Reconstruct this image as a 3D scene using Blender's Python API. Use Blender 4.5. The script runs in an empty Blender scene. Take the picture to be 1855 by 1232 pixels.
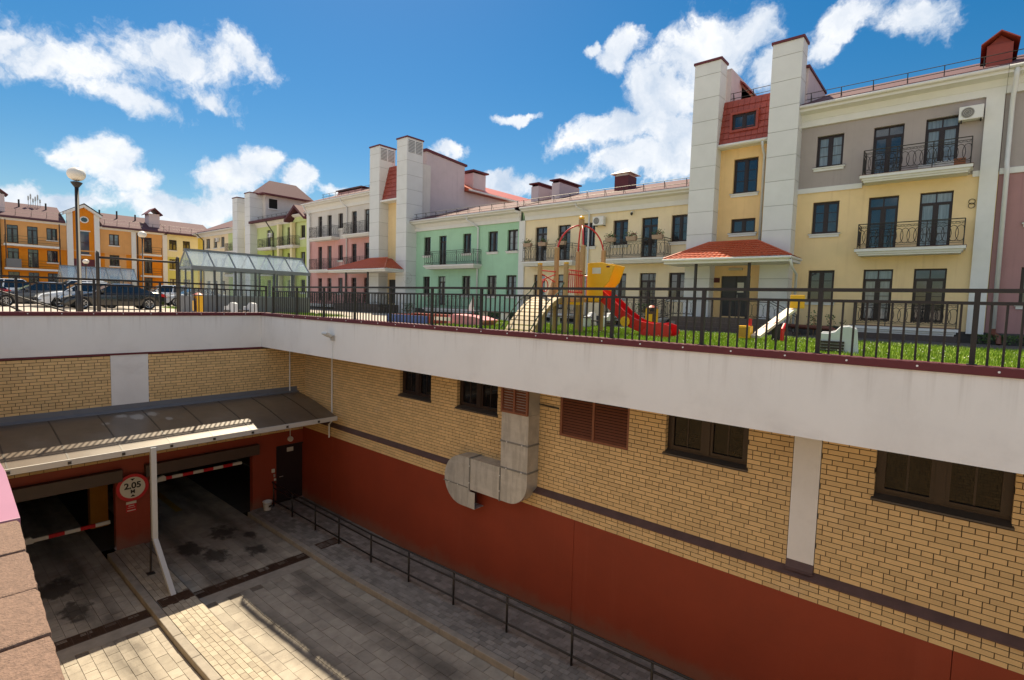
import bpy, math, random
from mathutils import Vector, Matrix, Euler
random.seed(7)
rad = math.radians
S = bpy.context.scene
C = S.collection

# ------------------------------------------------------------------ camera
CAMZ = 1.02
FPX, PW, PH = 954.72, 1855.0, 1232.0
def cam_axes(y, p, r):
    f = Vector((math.sin(y)*math.cos(p), math.cos(y)*math.cos(p), math.sin(p)))
    rt = Vector((math.cos(y), -math.sin(y), 0)); up = rt.cross(f)
    return rt*math.cos(r)+up*math.sin(r), -rt*math.sin(r)+up*math.cos(r), f
RT, UP, FW = cam_axes(rad(-40.4043), rad(-4.0904), rad(1.6074))
cd = bpy.data.cameras.new('camera'); cam = bpy.data.objects.new('camera', cd); C.objects.link(cam)
cd.sensor_width = 36; cd.lens = FPX/PW*36; cd.clip_start = .05; cd.clip_end = 3000
cam.matrix_world = Matrix(((RT.x, UP.x, -FW.x, 0), (RT.y, UP.y, -FW.y, 0), (RT.z, UP.z, -FW.z, CAMZ), (0, 0, 0, 1)))
S.camera = cam
def pix_dir(x, y):                       # direction of a photo pixel
    return (RT*((x-PW/2)/FPX) - UP*((y-PH/2)/FPX) + FW).normalized()
def project(P):
    v = Vector(P)-Vector((0, 0, CAMZ)); d = v.dot(FW)
    if d <= .05: return None
    return PW/2+FPX*v.dot(RT)/d, PH/2-FPX*v.dot(UP)/d, d

# ------------------------------------------------------------------ sun, sky, exposure
SUN = Vector((-.597, .385, 1)).normalized()
SUN_EL = math.asin(SUN.z); SUN_AZ = math.atan2(SUN.x, SUN.y)
sl = bpy.data.lights.new('sun', 'SUN'); sl.energy = 4.6; sl.angle = rad(.55); sl.color = (1, .85, .62)
so = bpy.data.objects.new('sun', sl); C.objects.link(so); so.location = (-40, 30, 60)
so.rotation_euler = (-SUN).to_track_quat('-Z', 'Y').to_euler()
S.view_settings.view_transform = 'Standard'; S.view_settings.look = 'None'
S.view_settings.exposure = 0.92; S.view_settings.gamma = 1.0
S.render.engine = 'CYCLES'; S.cycles.max_bounces = 6; S.cycles.diffuse_bounces = 3; S.cycles.glossy_bounces = 3; S.cycles.transparent_max_bounces = 12; S.cycles.caustics_reflective = False; S.cycles.caustics_refractive = False
SKY_STRENGTH = .15
W = bpy.data.worlds.new('World'); S.world = W; W.use_nodes = True; W.cycles.sampling_method = 'MANUAL'; W.cycles.sample_map_resolution = 512
def build_world():
    nt = W.node_tree; N = nt.nodes; L = nt.links; N.clear()
    out = N.new('ShaderNodeOutputWorld'); bg = N.new('ShaderNodeBackground'); bg.inputs[1].default_value = SKY_STRENGTH
    sky = N.new('ShaderNodeTexSky'); sky.sky_type = 'NISHITA'; sky.sun_disc = False
    sky.sun_elevation = SUN_EL; sky.sun_rotation = SUN_AZ % (2*math.pi)
    sky.air_density = 1.15; sky.dust_density = .35; sky.ozone_density = 2.2; sky.altitude = 150
    hs = N.new('ShaderNodeHueSaturation'); hs.inputs['Saturation'].default_value = 1.5; hs.inputs['Value'].default_value = .33; hs.inputs['Hue'].default_value = .496
    L.new(sky.outputs[0], hs.inputs['Color'])
    tc = N.new('ShaderNodeTexCoord'); V = tc.outputs['Generated']
    # warped direction so that cloud outlines are ragged
    nz = N.new('ShaderNodeTexNoise'); nz.inputs['Scale'].default_value = 5.5; nz.inputs['Detail'].default_value = 6; nz.inputs['Roughness'].default_value = .62
    L.new(V, nz.inputs['Vector'])
    sub = N.new('ShaderNodeVectorMath'); sub.operation = 'SUBTRACT'; L.new(nz.outputs['Color'], sub.inputs[0]); sub.inputs[1].default_value = (.5, .5, .5)
    sc = N.new('ShaderNodeVectorMath'); sc.operation = 'SCALE'; sc.inputs['Scale'].default_value = .13; L.new(sub.outputs[0], sc.inputs[0])
    ad = N.new('ShaderNodeVectorMath'); ad.operation = 'ADD'; L.new(V, ad.inputs[0]); L.new(sc.outputs[0], ad.inputs[1])
    VW = ad.outputs[0]
    blobs = [(110, 95, 200, 52, -10, .60), (300, 105, 200, 62, -8, .62), (440, 110, 85, 40, -40, .58), (390, 185, 80, 26, -25, .55), (190, 165, 125, 28, -28, .58), (20, 60, 65, 32, -15, .58),
             (175, 285, 80, 48, 0, 1), (225, 330, 70, 40, 0, .9), (20, 350, 60, 28, 0, 1), (110, 380, 120, 26, 0, .8), (330, 375, 140, 34, 0, .9), (420, 320, 75, 40, 10, 1), (470, 300, 40, 36, 0, 1), (535, 330, 38, 32, 0, 1), (600, 345, 40, 14, 0, .7),
             (1100, 245, 95, 36, 15, 1), (1190, 190, 85, 70, 40, 1), (1280, 90, 110, 75, 30, 1), (1350, 50, 60, 50, 0, .9), (1150, 300, 90, 34, 0, 1), (1230, 270, 90, 70, 0, 1), (1125, 105, 50, 36, 30, 1), (1075, 100, 20, 16, 0, .8), (935, 216, 45, 10, 0, .8), (1400, 130, 60, 60, 0, .9),
             (1530, 40, 75, 34, 30, .8), (1660, 35, 95, 42, 0, .75), (1480, 95, 40, 26, 30, .7), (805, 268, 28, 18, 0, 1), (905, 335, 45, 30, 0, 1), (1000, 330, 90, 24, 0, .8)]
    items = []
    for x, y, w, h, t, k in blobs:
        c = pix_dir(x, y); r = (pix_dir(x+5, y)-c).normalized(); u = c.cross(r).normalized()
        if u.dot(UP) < 0: u = -u
        # local scale of a pixel at this spot
        px = (pix_dir(x+5, y)-pix_dir(x-5, y)).length/10; py = (pix_dir(x, y+5)-pix_dir(x, y-5)).length/10
        a = rad(t); r2 = r*math.cos(a)+u*math.sin(a); u2 = -r*math.sin(a)+u*math.cos(a)
        items.append((c, r2, u2, w*px*1.14, h*py*1.14, k))
    last = None
    for c, r, u, w, h, k in items:
        m = N.new('ShaderNodeMapping'); m.vector_type = 'TEXTURE'
        R = Matrix((r, u, r.cross(u))).transposed()
        m.inputs['Location'].default_value = c; m.inputs['Rotation'].default_value = R.to_euler(); m.inputs['Scale'].default_value = (w, h, .35)
        L.new(VW, m.inputs['Vector'])
        ln = N.new('ShaderNodeVectorMath'); ln.operation = 'LENGTH'; L.new(m.outputs[0], ln.inputs[0])
        s = N.new('ShaderNodeMath'); s.operation = 'MULTIPLY_ADD'; L.new(ln.outputs['Value'], s.inputs[0]); s.inputs[1].default_value = -k; s.inputs[2].default_value = k
        if last is None: last = s.outputs[0]
        else:
            mx = N.new('ShaderNodeMath'); mx.operation = 'SMOOTH_MAX'; mx.inputs[2].default_value = .15; L.new(last, mx.inputs[0]); L.new(s.outputs[0], mx.inputs[1]); last = mx.outputs[0]
    # unseen clouds over the rest of the sky, added to whiten the shade light
    ng = N.new('ShaderNodeTexNoise'); ng.inputs['Scale'].default_value = 2.3; ng.inputs['Detail'].default_value = 3; L.new(VW, ng.inputs['Vector'])
    g1 = N.new('ShaderNodeMath'); g1.operation = 'MULTIPLY_ADD'; L.new(ng.outputs[0], g1.inputs[0]); g1.inputs[1].default_value = 3.2; g1.inputs[2].default_value = -1.42
    dv = N.new('ShaderNodeVectorMath'); dv.operation = 'DOT_PRODUCT'; L.new(V, dv.inputs[0]); dv.inputs[1].default_value = FW
    away = N.new('ShaderNodeMapRange'); away.inputs['From Min'].default_value = .72; away.inputs['From Max'].default_value = .55; away.inputs['To Min'].default_value = -1.5; away.inputs['To Max'].default_value = 0; L.new(dv.outputs['Value'], away.inputs['Value'])
    g2 = N.new('ShaderNodeMath'); g2.operation = 'ADD'; L.new(g1.outputs[0], g2.inputs[0]); L.new(away.outputs[0], g2.inputs[1])
    g3 = N.new('ShaderNodeMath'); g3.operation = 'MAXIMUM'; L.new(g2.outputs[0], g3.inputs[0]); L.new(last, g3.inputs[1]); last = g3.outputs[0]
    n2 = N.new('ShaderNodeTexNoise'); n2.inputs['Scale'].default_value = 19; n2.inputs['Detail'].default_value = 8; n2.inputs['Roughness'].default_value = .62; L.new(VW, n2.inputs['Vector'])
    ma = N.new('ShaderNodeMath'); ma.operation = 'MULTIPLY_ADD'; L.new(n2.outputs[0], ma.inputs[0]); ma.inputs[1].default_value = 1.35; ma.inputs[2].default_value = -.70
    su = N.new('ShaderNodeMath'); su.operation = 'ADD'; L.new(last, su.inputs[0]); L.new(ma.outputs[0], su.inputs[1])
    al = N.new('ShaderNodeMapRange'); al.interpolation_type = 'SMOOTHSTEP'; al.inputs['From Min'].default_value = -.02; al.inputs['From Max'].default_value = .46; al.inputs['To Max'].default_value = .95
    L.new(su.outputs[0], al.inputs['Value'])
    n3 = N.new('ShaderNodeTexNoise'); n3.inputs['Scale'].default_value = 9; n3.inputs['Detail'].default_value = 4; L.new(VW, n3.inputs['Vector'])
    cr = N.new('ShaderNodeValToRGB'); e = cr.color_ramp.elements
    e[0].position = .34; e[0].color = (CLOUD*.52, CLOUD*.62, CLOUD*.76, 1); e[1].position = .62; e[1].color = (CLOUD, CLOUD, CLOUD, 1)
    sh = N.new('ShaderNodeMix'); sh.inputs['Factor'].default_value = .45; L.new(n3.outputs[0], sh.inputs['A']); L.new(n2.outputs[0], sh.inputs['B']); L.new(sh.outputs[0], cr.inputs[0])
    mix = N.new('ShaderNodeMix'); mix.data_type = 'RGBA'; L.new(al.outputs[0], mix.inputs['Factor']); L.new(hs.outputs[0], mix.inputs['A']); L.new(cr.outputs[0], mix.inputs['B'])
    L.new(mix.outputs['Result'], bg.inputs[0]); L.new(bg.outputs[0], out.inputs[0])
CLOUD = 3.9
build_world()

# ------------------------------------------------------------------ materials
def lin(c): return tuple((x/12.92 if x <= .04045 else ((x+.055)/1.055)**2.4) for x in c)
MATS = {}
def mat(name, col, rough=.7, var=.12, scale=3., bump=.0, bscale=60., metal=0., ior=None, rnd=.0, coat=0., dirt=0., dirtcol=(.05, .045, .04), emis=None, stretch=None):
    """col is linear base colour; var = noise variation; rnd = variation from piece to piece"""
    if name in MATS: return MATS[name]
    m = bpy.data.materials.new(name); m.use_nodes = True; nt = m.node_tree; N = nt.nodes; L = nt.links
    b = N['Principled BSDF']; b.inputs['Roughness'].default_value = rough; b.inputs['Metallic'].default_value = metal
    if ior: b.inputs['IOR'].default_value = ior
    if coat: b.inputs['Coat Weight'].default_value = coat; b.inputs['Coat Roughness'].default_value = .05
    geo = N.new('ShaderNodeNewGeometry'); pos = geo.outputs['Position']
    if stretch:
        mp = N.new('ShaderNodeMapping'); mp.inputs['Scale'].default_value = stretch; L.new(pos, mp.inputs['Vector']); pos = mp.outputs[0]
    n = N.new('ShaderNodeTexNoise'); n.inputs['Scale'].default_value = scale; n.inputs['Detail'].default_value = 8; n.inputs['Roughness'].default_value = .6; L.new(pos, n.inputs['Vector'])
    mr = N.new('ShaderNodeMapRange'); mr.inputs['From Min'].default_value = .25; mr.inputs['From Max'].default_value = .75; mr.inputs['To Min'].default_value = 1-var; mr.inputs['To Max'].default_value = 1+var
    L.new(n.outputs[0], mr.inputs['Value']); fac = mr.outputs[0]
    if rnd:
        oi = N.new('ShaderNodeObjectInfo'); a = N.new('ShaderNodeMath'); a.operation = 'ADD'; L.new(oi.outputs['Random'], a.inputs[0]); L.new(geo.outputs['Random Per Island'], a.inputs[1])
        fr = N.new('ShaderNodeMath'); fr.operation = 'FRACT'; L.new(a.outputs[0], fr.inputs[0])
        m2 = N.new('ShaderNodeMapRange'); m2.inputs['To Min'].default_value = 1-rnd; m2.inputs['To Max'].default_value = 1+rnd; L.new(fr.outputs[0], m2.inputs['Value'])
        mu = N.new('ShaderNodeMath'); mu.operation = 'MULTIPLY'; L.new(fac, mu.inputs[0]); L.new(m2.outputs[0], mu.inputs[1]); fac = mu.outputs[0]
    vm = N.new('ShaderNodeVectorMath'); vm.operation = 'SCALE'; vm.inputs[0].default_value = col[:3]; L.new(fac, vm.inputs['Scale'])
    cout = vm.outputs[0]
    if dirt:
        d = N.new('ShaderNodeTexNoise'); d.inputs['Scale'].default_value = .9; d.inputs['Detail'].default_value = 10; d.inputs['Roughness'].default_value = .7; L.new(pos, d.inputs['Vector'])
        dr = N.new('ShaderNodeMapRange'); dr.interpolation_type = 'SMOOTHSTEP'; dr.inputs['From Min'].default_value = .48; dr.inputs['From Max'].default_value = .72; dr.inputs['To Max'].default_value = dirt; L.new(d.outputs[0], dr.inputs['Value'])
        mx = N.new('ShaderNodeMix'); mx.data_type = 'RGBA'; L.new(dr.outputs[0], mx.inputs['Factor']); L.new(cout, mx.inputs['A']); mx.inputs['B'].default_value = (*dirtcol, 1); cout = mx.outputs['Result']
    L.new(cout, b.inputs['Base Color'])
    if bump:
        nb = N.new('ShaderNodeTexNoise'); nb.inputs['Scale'].default_value = bscale; nb.inputs['Detail'].default_value = 6; L.new(pos, nb.inputs['Vector'])
        bp = N.new('ShaderNodeBump'); bp.inputs['Strength'].default_value = bump; bp.inputs['Distance'].default_value = .01; L.new(nb.outputs[0], bp.inputs['Height']); L.new(bp.outputs[0], b.inputs['Normal'])
    MATS[name] = m; return m

def glass_mat(name, tint, mixf):
    if name in MATS: return MATS[name]
    m = bpy.data.materials.new(name); m.use_nodes = True; nt = m.node_tree; N = nt.nodes; L = nt.links; N.remove(N['Principled BSDF'])
    t = N.new('ShaderNodeBsdfTransparent'); t.inputs[0].default_value = (*tint, 1); g = N.new('ShaderNodeBsdfGlossy'); g.inputs['Roughness'].default_value = .03
    d = N.new('ShaderNodeBsdfDiffuse'); d.inputs[0].default_value = (.62, .72, .78, 1)
    mx = N.new('ShaderNodeMixShader'); mx.inputs[0].default_value = mixf; m2 = N.new('ShaderNodeMixShader'); m2.inputs[0].default_value = mixf*.6
    L.new(t.outputs[0], mx.inputs[1]); L.new(g.outputs[0], mx.inputs[2]); L.new(mx.outputs[0], m2.inputs[1]); L.new(d.outputs[0], m2.inputs[2]); L.new(m2.outputs[0], N['Material Output'].inputs[0])
    MATS[name] = m; return m

def weather(m, kind, k, col, scale=(7, 7, .3), lo=.5, hi=.75, gate=None, blobs=(), bands=()):
    nt = m.node_tree; N = nt.nodes; L = nt.links; b = N['Principled BSDF']; src = b.inputs['Base Color'].links[0].from_socket
    geo = N.new('ShaderNodeNewGeometry'); mp = N.new('ShaderNodeMapping'); mp.inputs['Scale'].default_value = scale; L.new(geo.outputs['Position'], mp.inputs['Vector'])
    n = N.new('ShaderNodeTexNoise'); n.inputs['Scale'].default_value = 1; n.inputs['Detail'].default_value = 6; n.inputs['Roughness'].default_value = .6; L.new(mp.outputs[0], n.inputs['Vector'])
    sx = N.new('ShaderNodeSeparateXYZ'); L.new(geo.outputs['Position'], sx.inputs[0])
    def math_(op, a, c=None, d=None):
        q = N.new('ShaderNodeMath'); q.operation = op
        for i, v in enumerate((a, c, d)):
            if v is None: continue
            if isinstance(v, (int, float)): q.inputs[i].default_value = v
            else: L.new(v, q.inputs[i])
        return q.outputs[0]
    def mrange(v, a, c, d, e):
        q = N.new('ShaderNodeMapRange'); q.interpolation_type = 'SMOOTHSTEP'; L.new(v, q.inputs['Value'])
        for nm, x in (('From Min', a), ('From Max', c), ('To Min', d), ('To Max', e)): q.inputs[nm].default_value = x
        return q.outputs[0]
    f = mrange(n.outputs[0], lo, hi, 0, 1)
    if kind == 'streak' and gate: f = math_('MULTIPLY', f, mrange(sx.outputs['Z'], gate[0], gate[1], 0, 1))
    if kind == 'splash':              # dirt splashed up from the sloping floor
        fz = math_('MULTIPLY_ADD', math_('MAXIMUM', math_('ADD', sx.outputs['X'], 11.2), 0.), .04, FLOOR+.12); h = math_('SUBTRACT', sx.outputs['Z'], fz)
        f = mrange(math_('ADD', h, math_('MULTIPLY_ADD', n.outputs[0], -.8, .4)), .0, .42, 1, 0)
    if kind == 'tracks':
        t = None
        for y in bands:
            q = mrange(math_('ABSOLUTE', math_('SUBTRACT', sx.outputs['Y'], y)), .05, .42, 1, 0); t = q if t is None else math_('MAXIMUM', t, q)
        f = math_('MULTIPLY', t, mrange(n.outputs[0], .25, .62, 0, 1))
    if kind == 'blobs':
        t = None
        for x, y, r in blobs:
            dx, dy = math_('MULTIPLY', math_('SUBTRACT', sx.outputs['X'], x), .7), math_('SUBTRACT', sx.outputs['Y'], y); d = math_('SQRT', math_('ADD', math_('MULTIPLY', dx, dx), math_('MULTIPLY', dy, dy)))
            q = mrange(math_('ADD', d, math_('MULTIPLY_ADD', n.outputs[0], -1.6*r, .8*r)), r*.42, r*.82, 1, 0); t = q if t is None else math_('MAXIMUM', t, q)
        f = t
    mx = N.new('ShaderNodeMix'); mx.data_type = 'RGBA'; L.new(math_('MULTIPLY', f, k), mx.inputs['Factor']); L.new(src, mx.inputs['A']); mx.inputs['B'].default_value = (*col, 1); L.new(mx.outputs['Result'], b.inputs['Base Color'])
def plaster(name, srgb, k=1.0):
    c = lin(srgb); new = name not in MATS; m = mat(name, tuple(min(.85, x*k) for x in c), .85, .06, 1.3, .25, 70, dirt=.14, dirtcol=tuple(x*.6 for x in c))
    if new: weather(m, 'streak', .34, tuple(x*.62 for x in c), (6, 6, .22), .52, .8); weather(m, 'streak', .30, tuple(x*.55+.02 for x in c), (1.5, 1.5, 1.2), .42, .75, gate=(1.5, .2))
    return m
FLOOR = -5.93
M_BRICK = mat('tan_brick', (.72, .495, .235), .8, .05, 9, .2, 120, rnd=.10)
weather(M_BRICK, 'streak', .25, (.80, .66, .48), (1.1, 1.1, 1.6), .55, .8); weather(M_BRICK, 'streak', .35, (.36, .21, .09), (.8, .8, 1.0), .58, .85)
M_MORTAR = mat('dark_mortar', (.085, .050, .022), .9, .2, 20)
M_FASCIA = mat('white_plaster', (.80, .785, .765), .8, .04, .8, .1, 50, dirt=.22, dirtcol=(.55, .52, .49), stretch=(1, 1, .6))
weather(M_FASCIA, 'streak', .42, (.42, .38, .34), (9, 9, .35), .50, .78, gate=(-.25, .42)); weather(M_FASCIA, 'streak', .34, (.46, .44, .42), (.9, .9, 1.6), .52, .78, gate=(-.05, -.62))
M_CAP = mat('burgundy_metal', (.115, .014, .022), .6, .12, 3)
M_CAPSKYTINT = mat('burgundy_metal_sky_tint', (.36, .16, .22), .35, .06, 3)  # burgundy cap metal with the sky's reflection painted in as pink
M_REDWALL = mat('red_wall_paint', (.27, .040, .014), .6, .12, 1.1, .12, 30, dirt=.2, dirtcol=(.17, .028, .012))
weather(M_REDWALL, 'splash', .55, (.17, .11, .075), (2.2, 2.2, 2.2)); weather(M_REDWALL, 'streak', .18, (.36, .085, .045), (4, 4, .25), .55, .8)
M_LEDGE = mat('brown_ledge', (.10, .055, .05), .5, .25, 5)
M_FRAME = mat('dark_brown_frame', (.022, .010, .008), .4, .2, 6)
M_SILL = mat('dark_grey_sill', (.085, .07, .058), .5, .15, 6)
M_PANE = mat('window_glass', (.018, .024, .030), .03, .2, 1.5, ior=1.95, bump=.05, bscale=1.1)
M_PANE_PIT = mat('pit_window_glass', (.008, .008, .009), .02, .2, 1.5, ior=1.36)
M_CURTAIN = mat('window_glass_with_curtain', (.20, .235, .25), .04, .4, 3, ior=1.9, stretch=(6, 6, .4))
M_WHITE = mat('white_trim', (.74, .735, .72), .7, .04, 3)
M_PANEL = mat('white_panel', (.69, .70, .70), .7, .05, 1.2, .05, 60, rnd=.03, dirt=.12, dirtcol=(.5, .5, .48))
M_IRON = mat('dark_iron', (.030, .026, .024), .5, .2, 10)
M_RAILING = mat('railing_paint', (.022, .020, .018), .4, .25, 8)
M_FENCE = mat('fence_paint', (.017, .013, .012), .55, .2, 8)
M_ROOF = mat('burgundy_roof', (.085, .024, .033), .8, .2, 6)
M_REDTILE = mat('red_metal_tile', (.30, .050, .030), .45, .1, 6, rnd=.07)
M_PORCHTILE = mat('terracotta_metal_tile', (.45, .085, .035), .42, .12, 6)
M_GUTTER = mat('white_gutter', (.72, .71, .68), .4, .05, 4)
M_PIPE = mat('pale_downpipe', (.66, .67, .68), .35, .06, 4)
M_GALV = mat('galvanised_steel', (.56, .545, .51), .42, .12, 6, metal=.35, stretch=(1, 1, 1), rnd=.03)
weather(M_GALV, 'streak', .40, (.30, .29, .27), (7, 1.2, 1.0), .48, .60); weather(M_GALV, 'streak', .28, (.70, .68, .64), (1.2, 1.2, 6), .50, .66)
M_CONC = mat('concrete', (.30, .27, .23), .9, .18, 5, .3, 50, dirt=.35, dirtcol=(.14, .12, .10))
M_PAVER = mat('concrete_paver', (.35, .315, .262), .9, .16, 4, .35, 45, rnd=.13, dirt=.62, dirtcol=(.12, .10, .085))
weather(M_PAVER, 'tracks', .62, (.060, .052, .045), (.55, 2.2, 1), bands=(4.95, 6.3, 1.25, 2.65)); weather(M_PAVER, 'blobs', .80, (.026, .021, .017), (3.6, 4.6, 3), blobs=((-14.7, 5.35, .45), (-14.3, 6.2, .34), (-15.3, 6.5, .25), (-15.6, 5.0, .5), (-14.2, 2.3, .45), (-16.0, 6.0, .5), (-13.9, 1.5, .4), (-15.6, 2.2, .6)))
M_PAVER2 = mat('small_paver', (.38, .335, .265), .9, .14, 6, .35, 45, rnd=.15, dirt=.4, dirtcol=(.15, .125, .10))
M_PAVER3 = mat('walkway_paver', (.25, .232, .21), .9, .2, 6, .35, 45, rnd=.25, dirt=.55, dirtcol=(.10, .085, .07))
M_BED = mat('sand_joint', (.15, .125, .10), .95, .25, 12)
M_RUST = mat('rusty_grate', (.065, .034, .020), .8, .35, 14)
M_BLACK = mat('black_void', (.006, .006, .006), .9, .1, 3)
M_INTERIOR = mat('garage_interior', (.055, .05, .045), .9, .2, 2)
M_COPING = mat('granite_coping', (.205, .128, .092), .9, .34, 75, .8, 150, rnd=.05, dirt=.25, dirtcol=(.13, .08, .06))
M_GROUND = mat('courtyard_paving', (.42, .37, .32), .9, .1, 1.2, .2, 40)
M_ASPHALT = mat('dark_paving', (.075, .07, .068), .9, .15, 2, .2, 40)
M_SOIL = mat('lawn_soil', (.13, .19, .010), .95, .25, 3)
M_GRASS = mat('grass_blade', (.25, .37, .012), .6, .3, 1.2, rnd=.3)
weather(M_GRASS, 'streak', .45, (.33, .34, .03), (1.3, 1.3, 1), .5, .75); weather(M_GRASS, 'streak', .5, (.07, .16, .01), (.9, .9, 1), .52, .75)
M_LEAF = mat('leaf', (.05, .10, .02), .6, .3, 4, rnd=.3)
M_FLOWER = mat('white_flower', (.75, .74, .55), .6, .1)
M_PINKFL = mat('pink_flower', (.55, .10, .16), .6, .1)
M_WOOD = mat('playground_wood', (.42, .25, .115), .65, .12, 5, rnd=.06, stretch=(6, 6, 1))
M_PLANK = mat('pale_plank', (.56, .44, .29), .7, .15, 5, rnd=.1)
M_YELLOW = mat('yellow_plastic', (.80, .42, .010), .38, .05)
M_REDP = mat('red_plastic', (.56, .010, .012), .28, .05)
M_REDM = mat('red_painted_metal', (.50, .018, .018), .35, .08)
M_CONCW = mat('pale_concrete', (.55, .56, .57), .8, .1, 4, .2, 60)
M_GREYCLAD = mat('grey_cladding', (.17, .17, .175), .7, .08, 2, .1, 40)
M_GLASS = glass_mat('clear_glass', (.94, .97, .98), .06)
M_ALU = mat('dark_aluminium', (.060, .068, .075), .4, .1)
M_RUBBER = mat('tyre_rubber', (.012, .012, .012), .8, .1)
M_RIM = mat('alloy_rim', (.5, .5, .51), .3, .05, metal=.8)
M_CARGLASS = mat('car_glass', (.015, .022, .026), .03, .1, ior=1.9)
M_GLOBE = mat('lamp_globe', (.74, .70, .63), .35, .03)
M_ORANGE = plaster('orange_plaster', (.86, .52, .06))
M_LTORANGE = plaster('apricot_plaster', (.86, .64, .40))
M_SIGNRED = mat('sign_red', (.50, .008, .012), .4, .05)
M_SIGNWHITE = mat('sign_white', (.62, .60, .52), .5, .04)
M_SIGNBLACK = mat('sign_black', (.01, .01, .01), .5, .05)
M_PINKTOY = mat('pink_boards', (.62, .22, .25), .6, .1)
M_BLUETOY = mat('blue_boards', (.03, .07, .22), .5, .1)

# ------------------------------------------------------------------ mesh helpers
WL = {}
class MB:
    def __init__(s): s.v = []; s.f = []
    def add(s, vs, fs):
        o = len(s.v); s.v += [tuple(p) for p in vs]; s.f += [tuple(i+o for i in q) for q in fs]; return s
    def quad(s, a, b, c, d): return s.add((a, b, c, d), ((0, 1, 2, 3),))
    def box(s, x0, x1, y0, y1, z0, z1):
        return s.add([(x0, y0, z0), (x1, y0, z0), (x1, y1, z0), (x0, y1, z0), (x0, y0, z1), (x1, y0, z1), (x1, y1, z1), (x0, y1, z1)],
                     [(0, 3, 2, 1), (4, 5, 6, 7), (0, 1, 5, 4), (1, 2, 6, 5), (2, 3, 7, 6), (3, 0, 4, 7)])
    def hexa(s, p):                       # eight corners, bottom four then top four, counter-clockwise
        return s.add(p, [(0, 3, 2, 1), (4, 5, 6, 7), (0, 1, 5, 4), (1, 2, 6, 5), (2, 3, 7, 6), (3, 0, 4, 7)])
    def prism(s, poly, axis, a, b):
        n = len(poly)
        def P(q, t): return (t, q[0], q[1]) if axis == 'x' else ((q[0], t, q[1]) if axis == 'y' else (q[0], q[1], t))
        vs = [P(q, a) for q in poly]+[P(q, b) for q in poly]
        return s.add(vs, [tuple(range(n))[::-1], tuple(range(n, 2*n))]+[(i, (i+1) % n, n+(i+1) % n, n+i) for i in range(n)])
    def tube(s, pts, r, n=8, closed=False, caps=True):
        pts = [Vector(p) for p in pts]; m = len(pts); rs = r if isinstance(r, (list, tuple)) else [r]*m
        vs = []; ref = None
        for i, p in enumerate(pts):
            if closed: t = pts[(i+1) % m]-pts[i-1]
            else: t = pts[min(i+1, m-1)]-pts[max(i-1, 0)]
            t.normalize()
            if ref is None:
                ref = Vector((0, 0, 1)) if abs(t.z) < .9 else Vector((1, 0, 0))
            a = (ref-t*ref.dot(t)).normalized(); ref = a; b = t.cross(a)
            vs += [tuple(p+(a*math.cos(2*math.pi*k/n)+b*math.sin(2*math.pi*k/n))*rs[i]) for k in range(n)]
        fs = []
        for i in range(m if closed else m-1):
            j = (i+1) % m
            fs += [(i*n+k, i*n+(k+1) % n, j*n+(k+1) % n, j*n+k) for k in range(n)]
        if not closed and caps: fs += [tuple(range(n))[::-1], tuple((m-1)*n+k for k in range(n))]
        return s.add(vs, fs)
    def lathe(s, prof, cx, cy, n=20):     # profile of (r, z)
        vs = []; fs = []
        for r, z in prof: vs += [(cx+r*math.cos(2*math.pi*k/n), cy+r*math.sin(2*math.pi*k/n), z) for k in range(n)]
        for i in range(len(prof)-1): fs += [(i*n+k, i*n+(k+1) % n, (i+1)*n+(k+1) % n, (i+1)*n+k) for k in range(n)]
        fs += [tuple(range(n))[::-1], tuple((len(prof)-1)*n+k for k in range(n))]
        return s.add(vs, fs)
    def mesh(s, name, m, smooth=False):
        me = bpy.data.meshes.new(name); me.from_pydata(s.v, [], s.f); me.materials.append(m)
        if smooth: me.polygons.foreach_set('use_smooth', [True]*len(me.polygons))
        me.update(); return me
    def build(s, name, m, parent=None, loc=(0, 0, 0), smooth=False, bevel=0, rot=None, local=False):
        return place(s.mesh(name, m, smooth), name, parent, loc, bevel, rot, local)
def place(me, name, parent=None, loc=(0, 0, 0), bevel=0, rot=None, local=False):
    o = bpy.data.objects.new(name, me); C.objects.link(o); loc = Vector(loc)
    if parent is not None:
        o.parent = parent; o.location = loc if local else loc-WL.get(parent.name, Vector((0, 0, 0)))
    else: o.location = loc
    WL[o.name] = loc
    if rot: o.rotation_euler = rot
    if bevel:
        bm = o.modifiers.new('bevel', 'BEVEL'); bm.width = bevel; bm.segments = 2; bm.limit_method = 'ANGLE'
    return o
def tag(o, label, cat, group=None):
    o['label'] = label; o['category'] = cat
    if group: o['group'] = group
    return o
def thing(name, label, cat, loc=(0, 0, 0), rot=0, group=None):
    o = bpy.data.objects.new(name, None); C.objects.link(o); o.empty_display_size = .2; o.location = loc; o.rotation_euler = (0, 0, rot)
    WL[o.name] = Vector(loc) if rot == 0 else Vector((0, 0, 0))
    return tag(o, label, cat, group)
def struct(o): o['kind'] = 'structure'; return o
def stuff(o): o['kind'] = 'stuff'; return o
def copy_tree(o, parent=None):
    c = o.copy(); C.objects.link(c)
    if parent is not None: c.parent = parent; c.matrix_parent_inverse = o.matrix_parent_inverse.copy()
    for ch in list(o.children): copy_tree(ch, c)
    return c
def text_mesh(body, size, m, name):
    cu = bpy.data.curves.new(name, 'FONT'); cu.body = body; cu.size = size; cu.align_x = 'CENTER'; cu.align_y = 'CENTER'; cu.extrude = .003; cu.offset = .006*size/.2
    o = bpy.data.objects.new(name, cu); C.objects.link(o); bpy.context.view_layer.update()
    me = bpy.data.meshes.new_from_object(o.evaluated_get(bpy.context.evaluated_depsgraph_get())); bpy.data.objects.remove(o)
    me.materials.clear(); me.materials.append(m); me.name = name; return me

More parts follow.
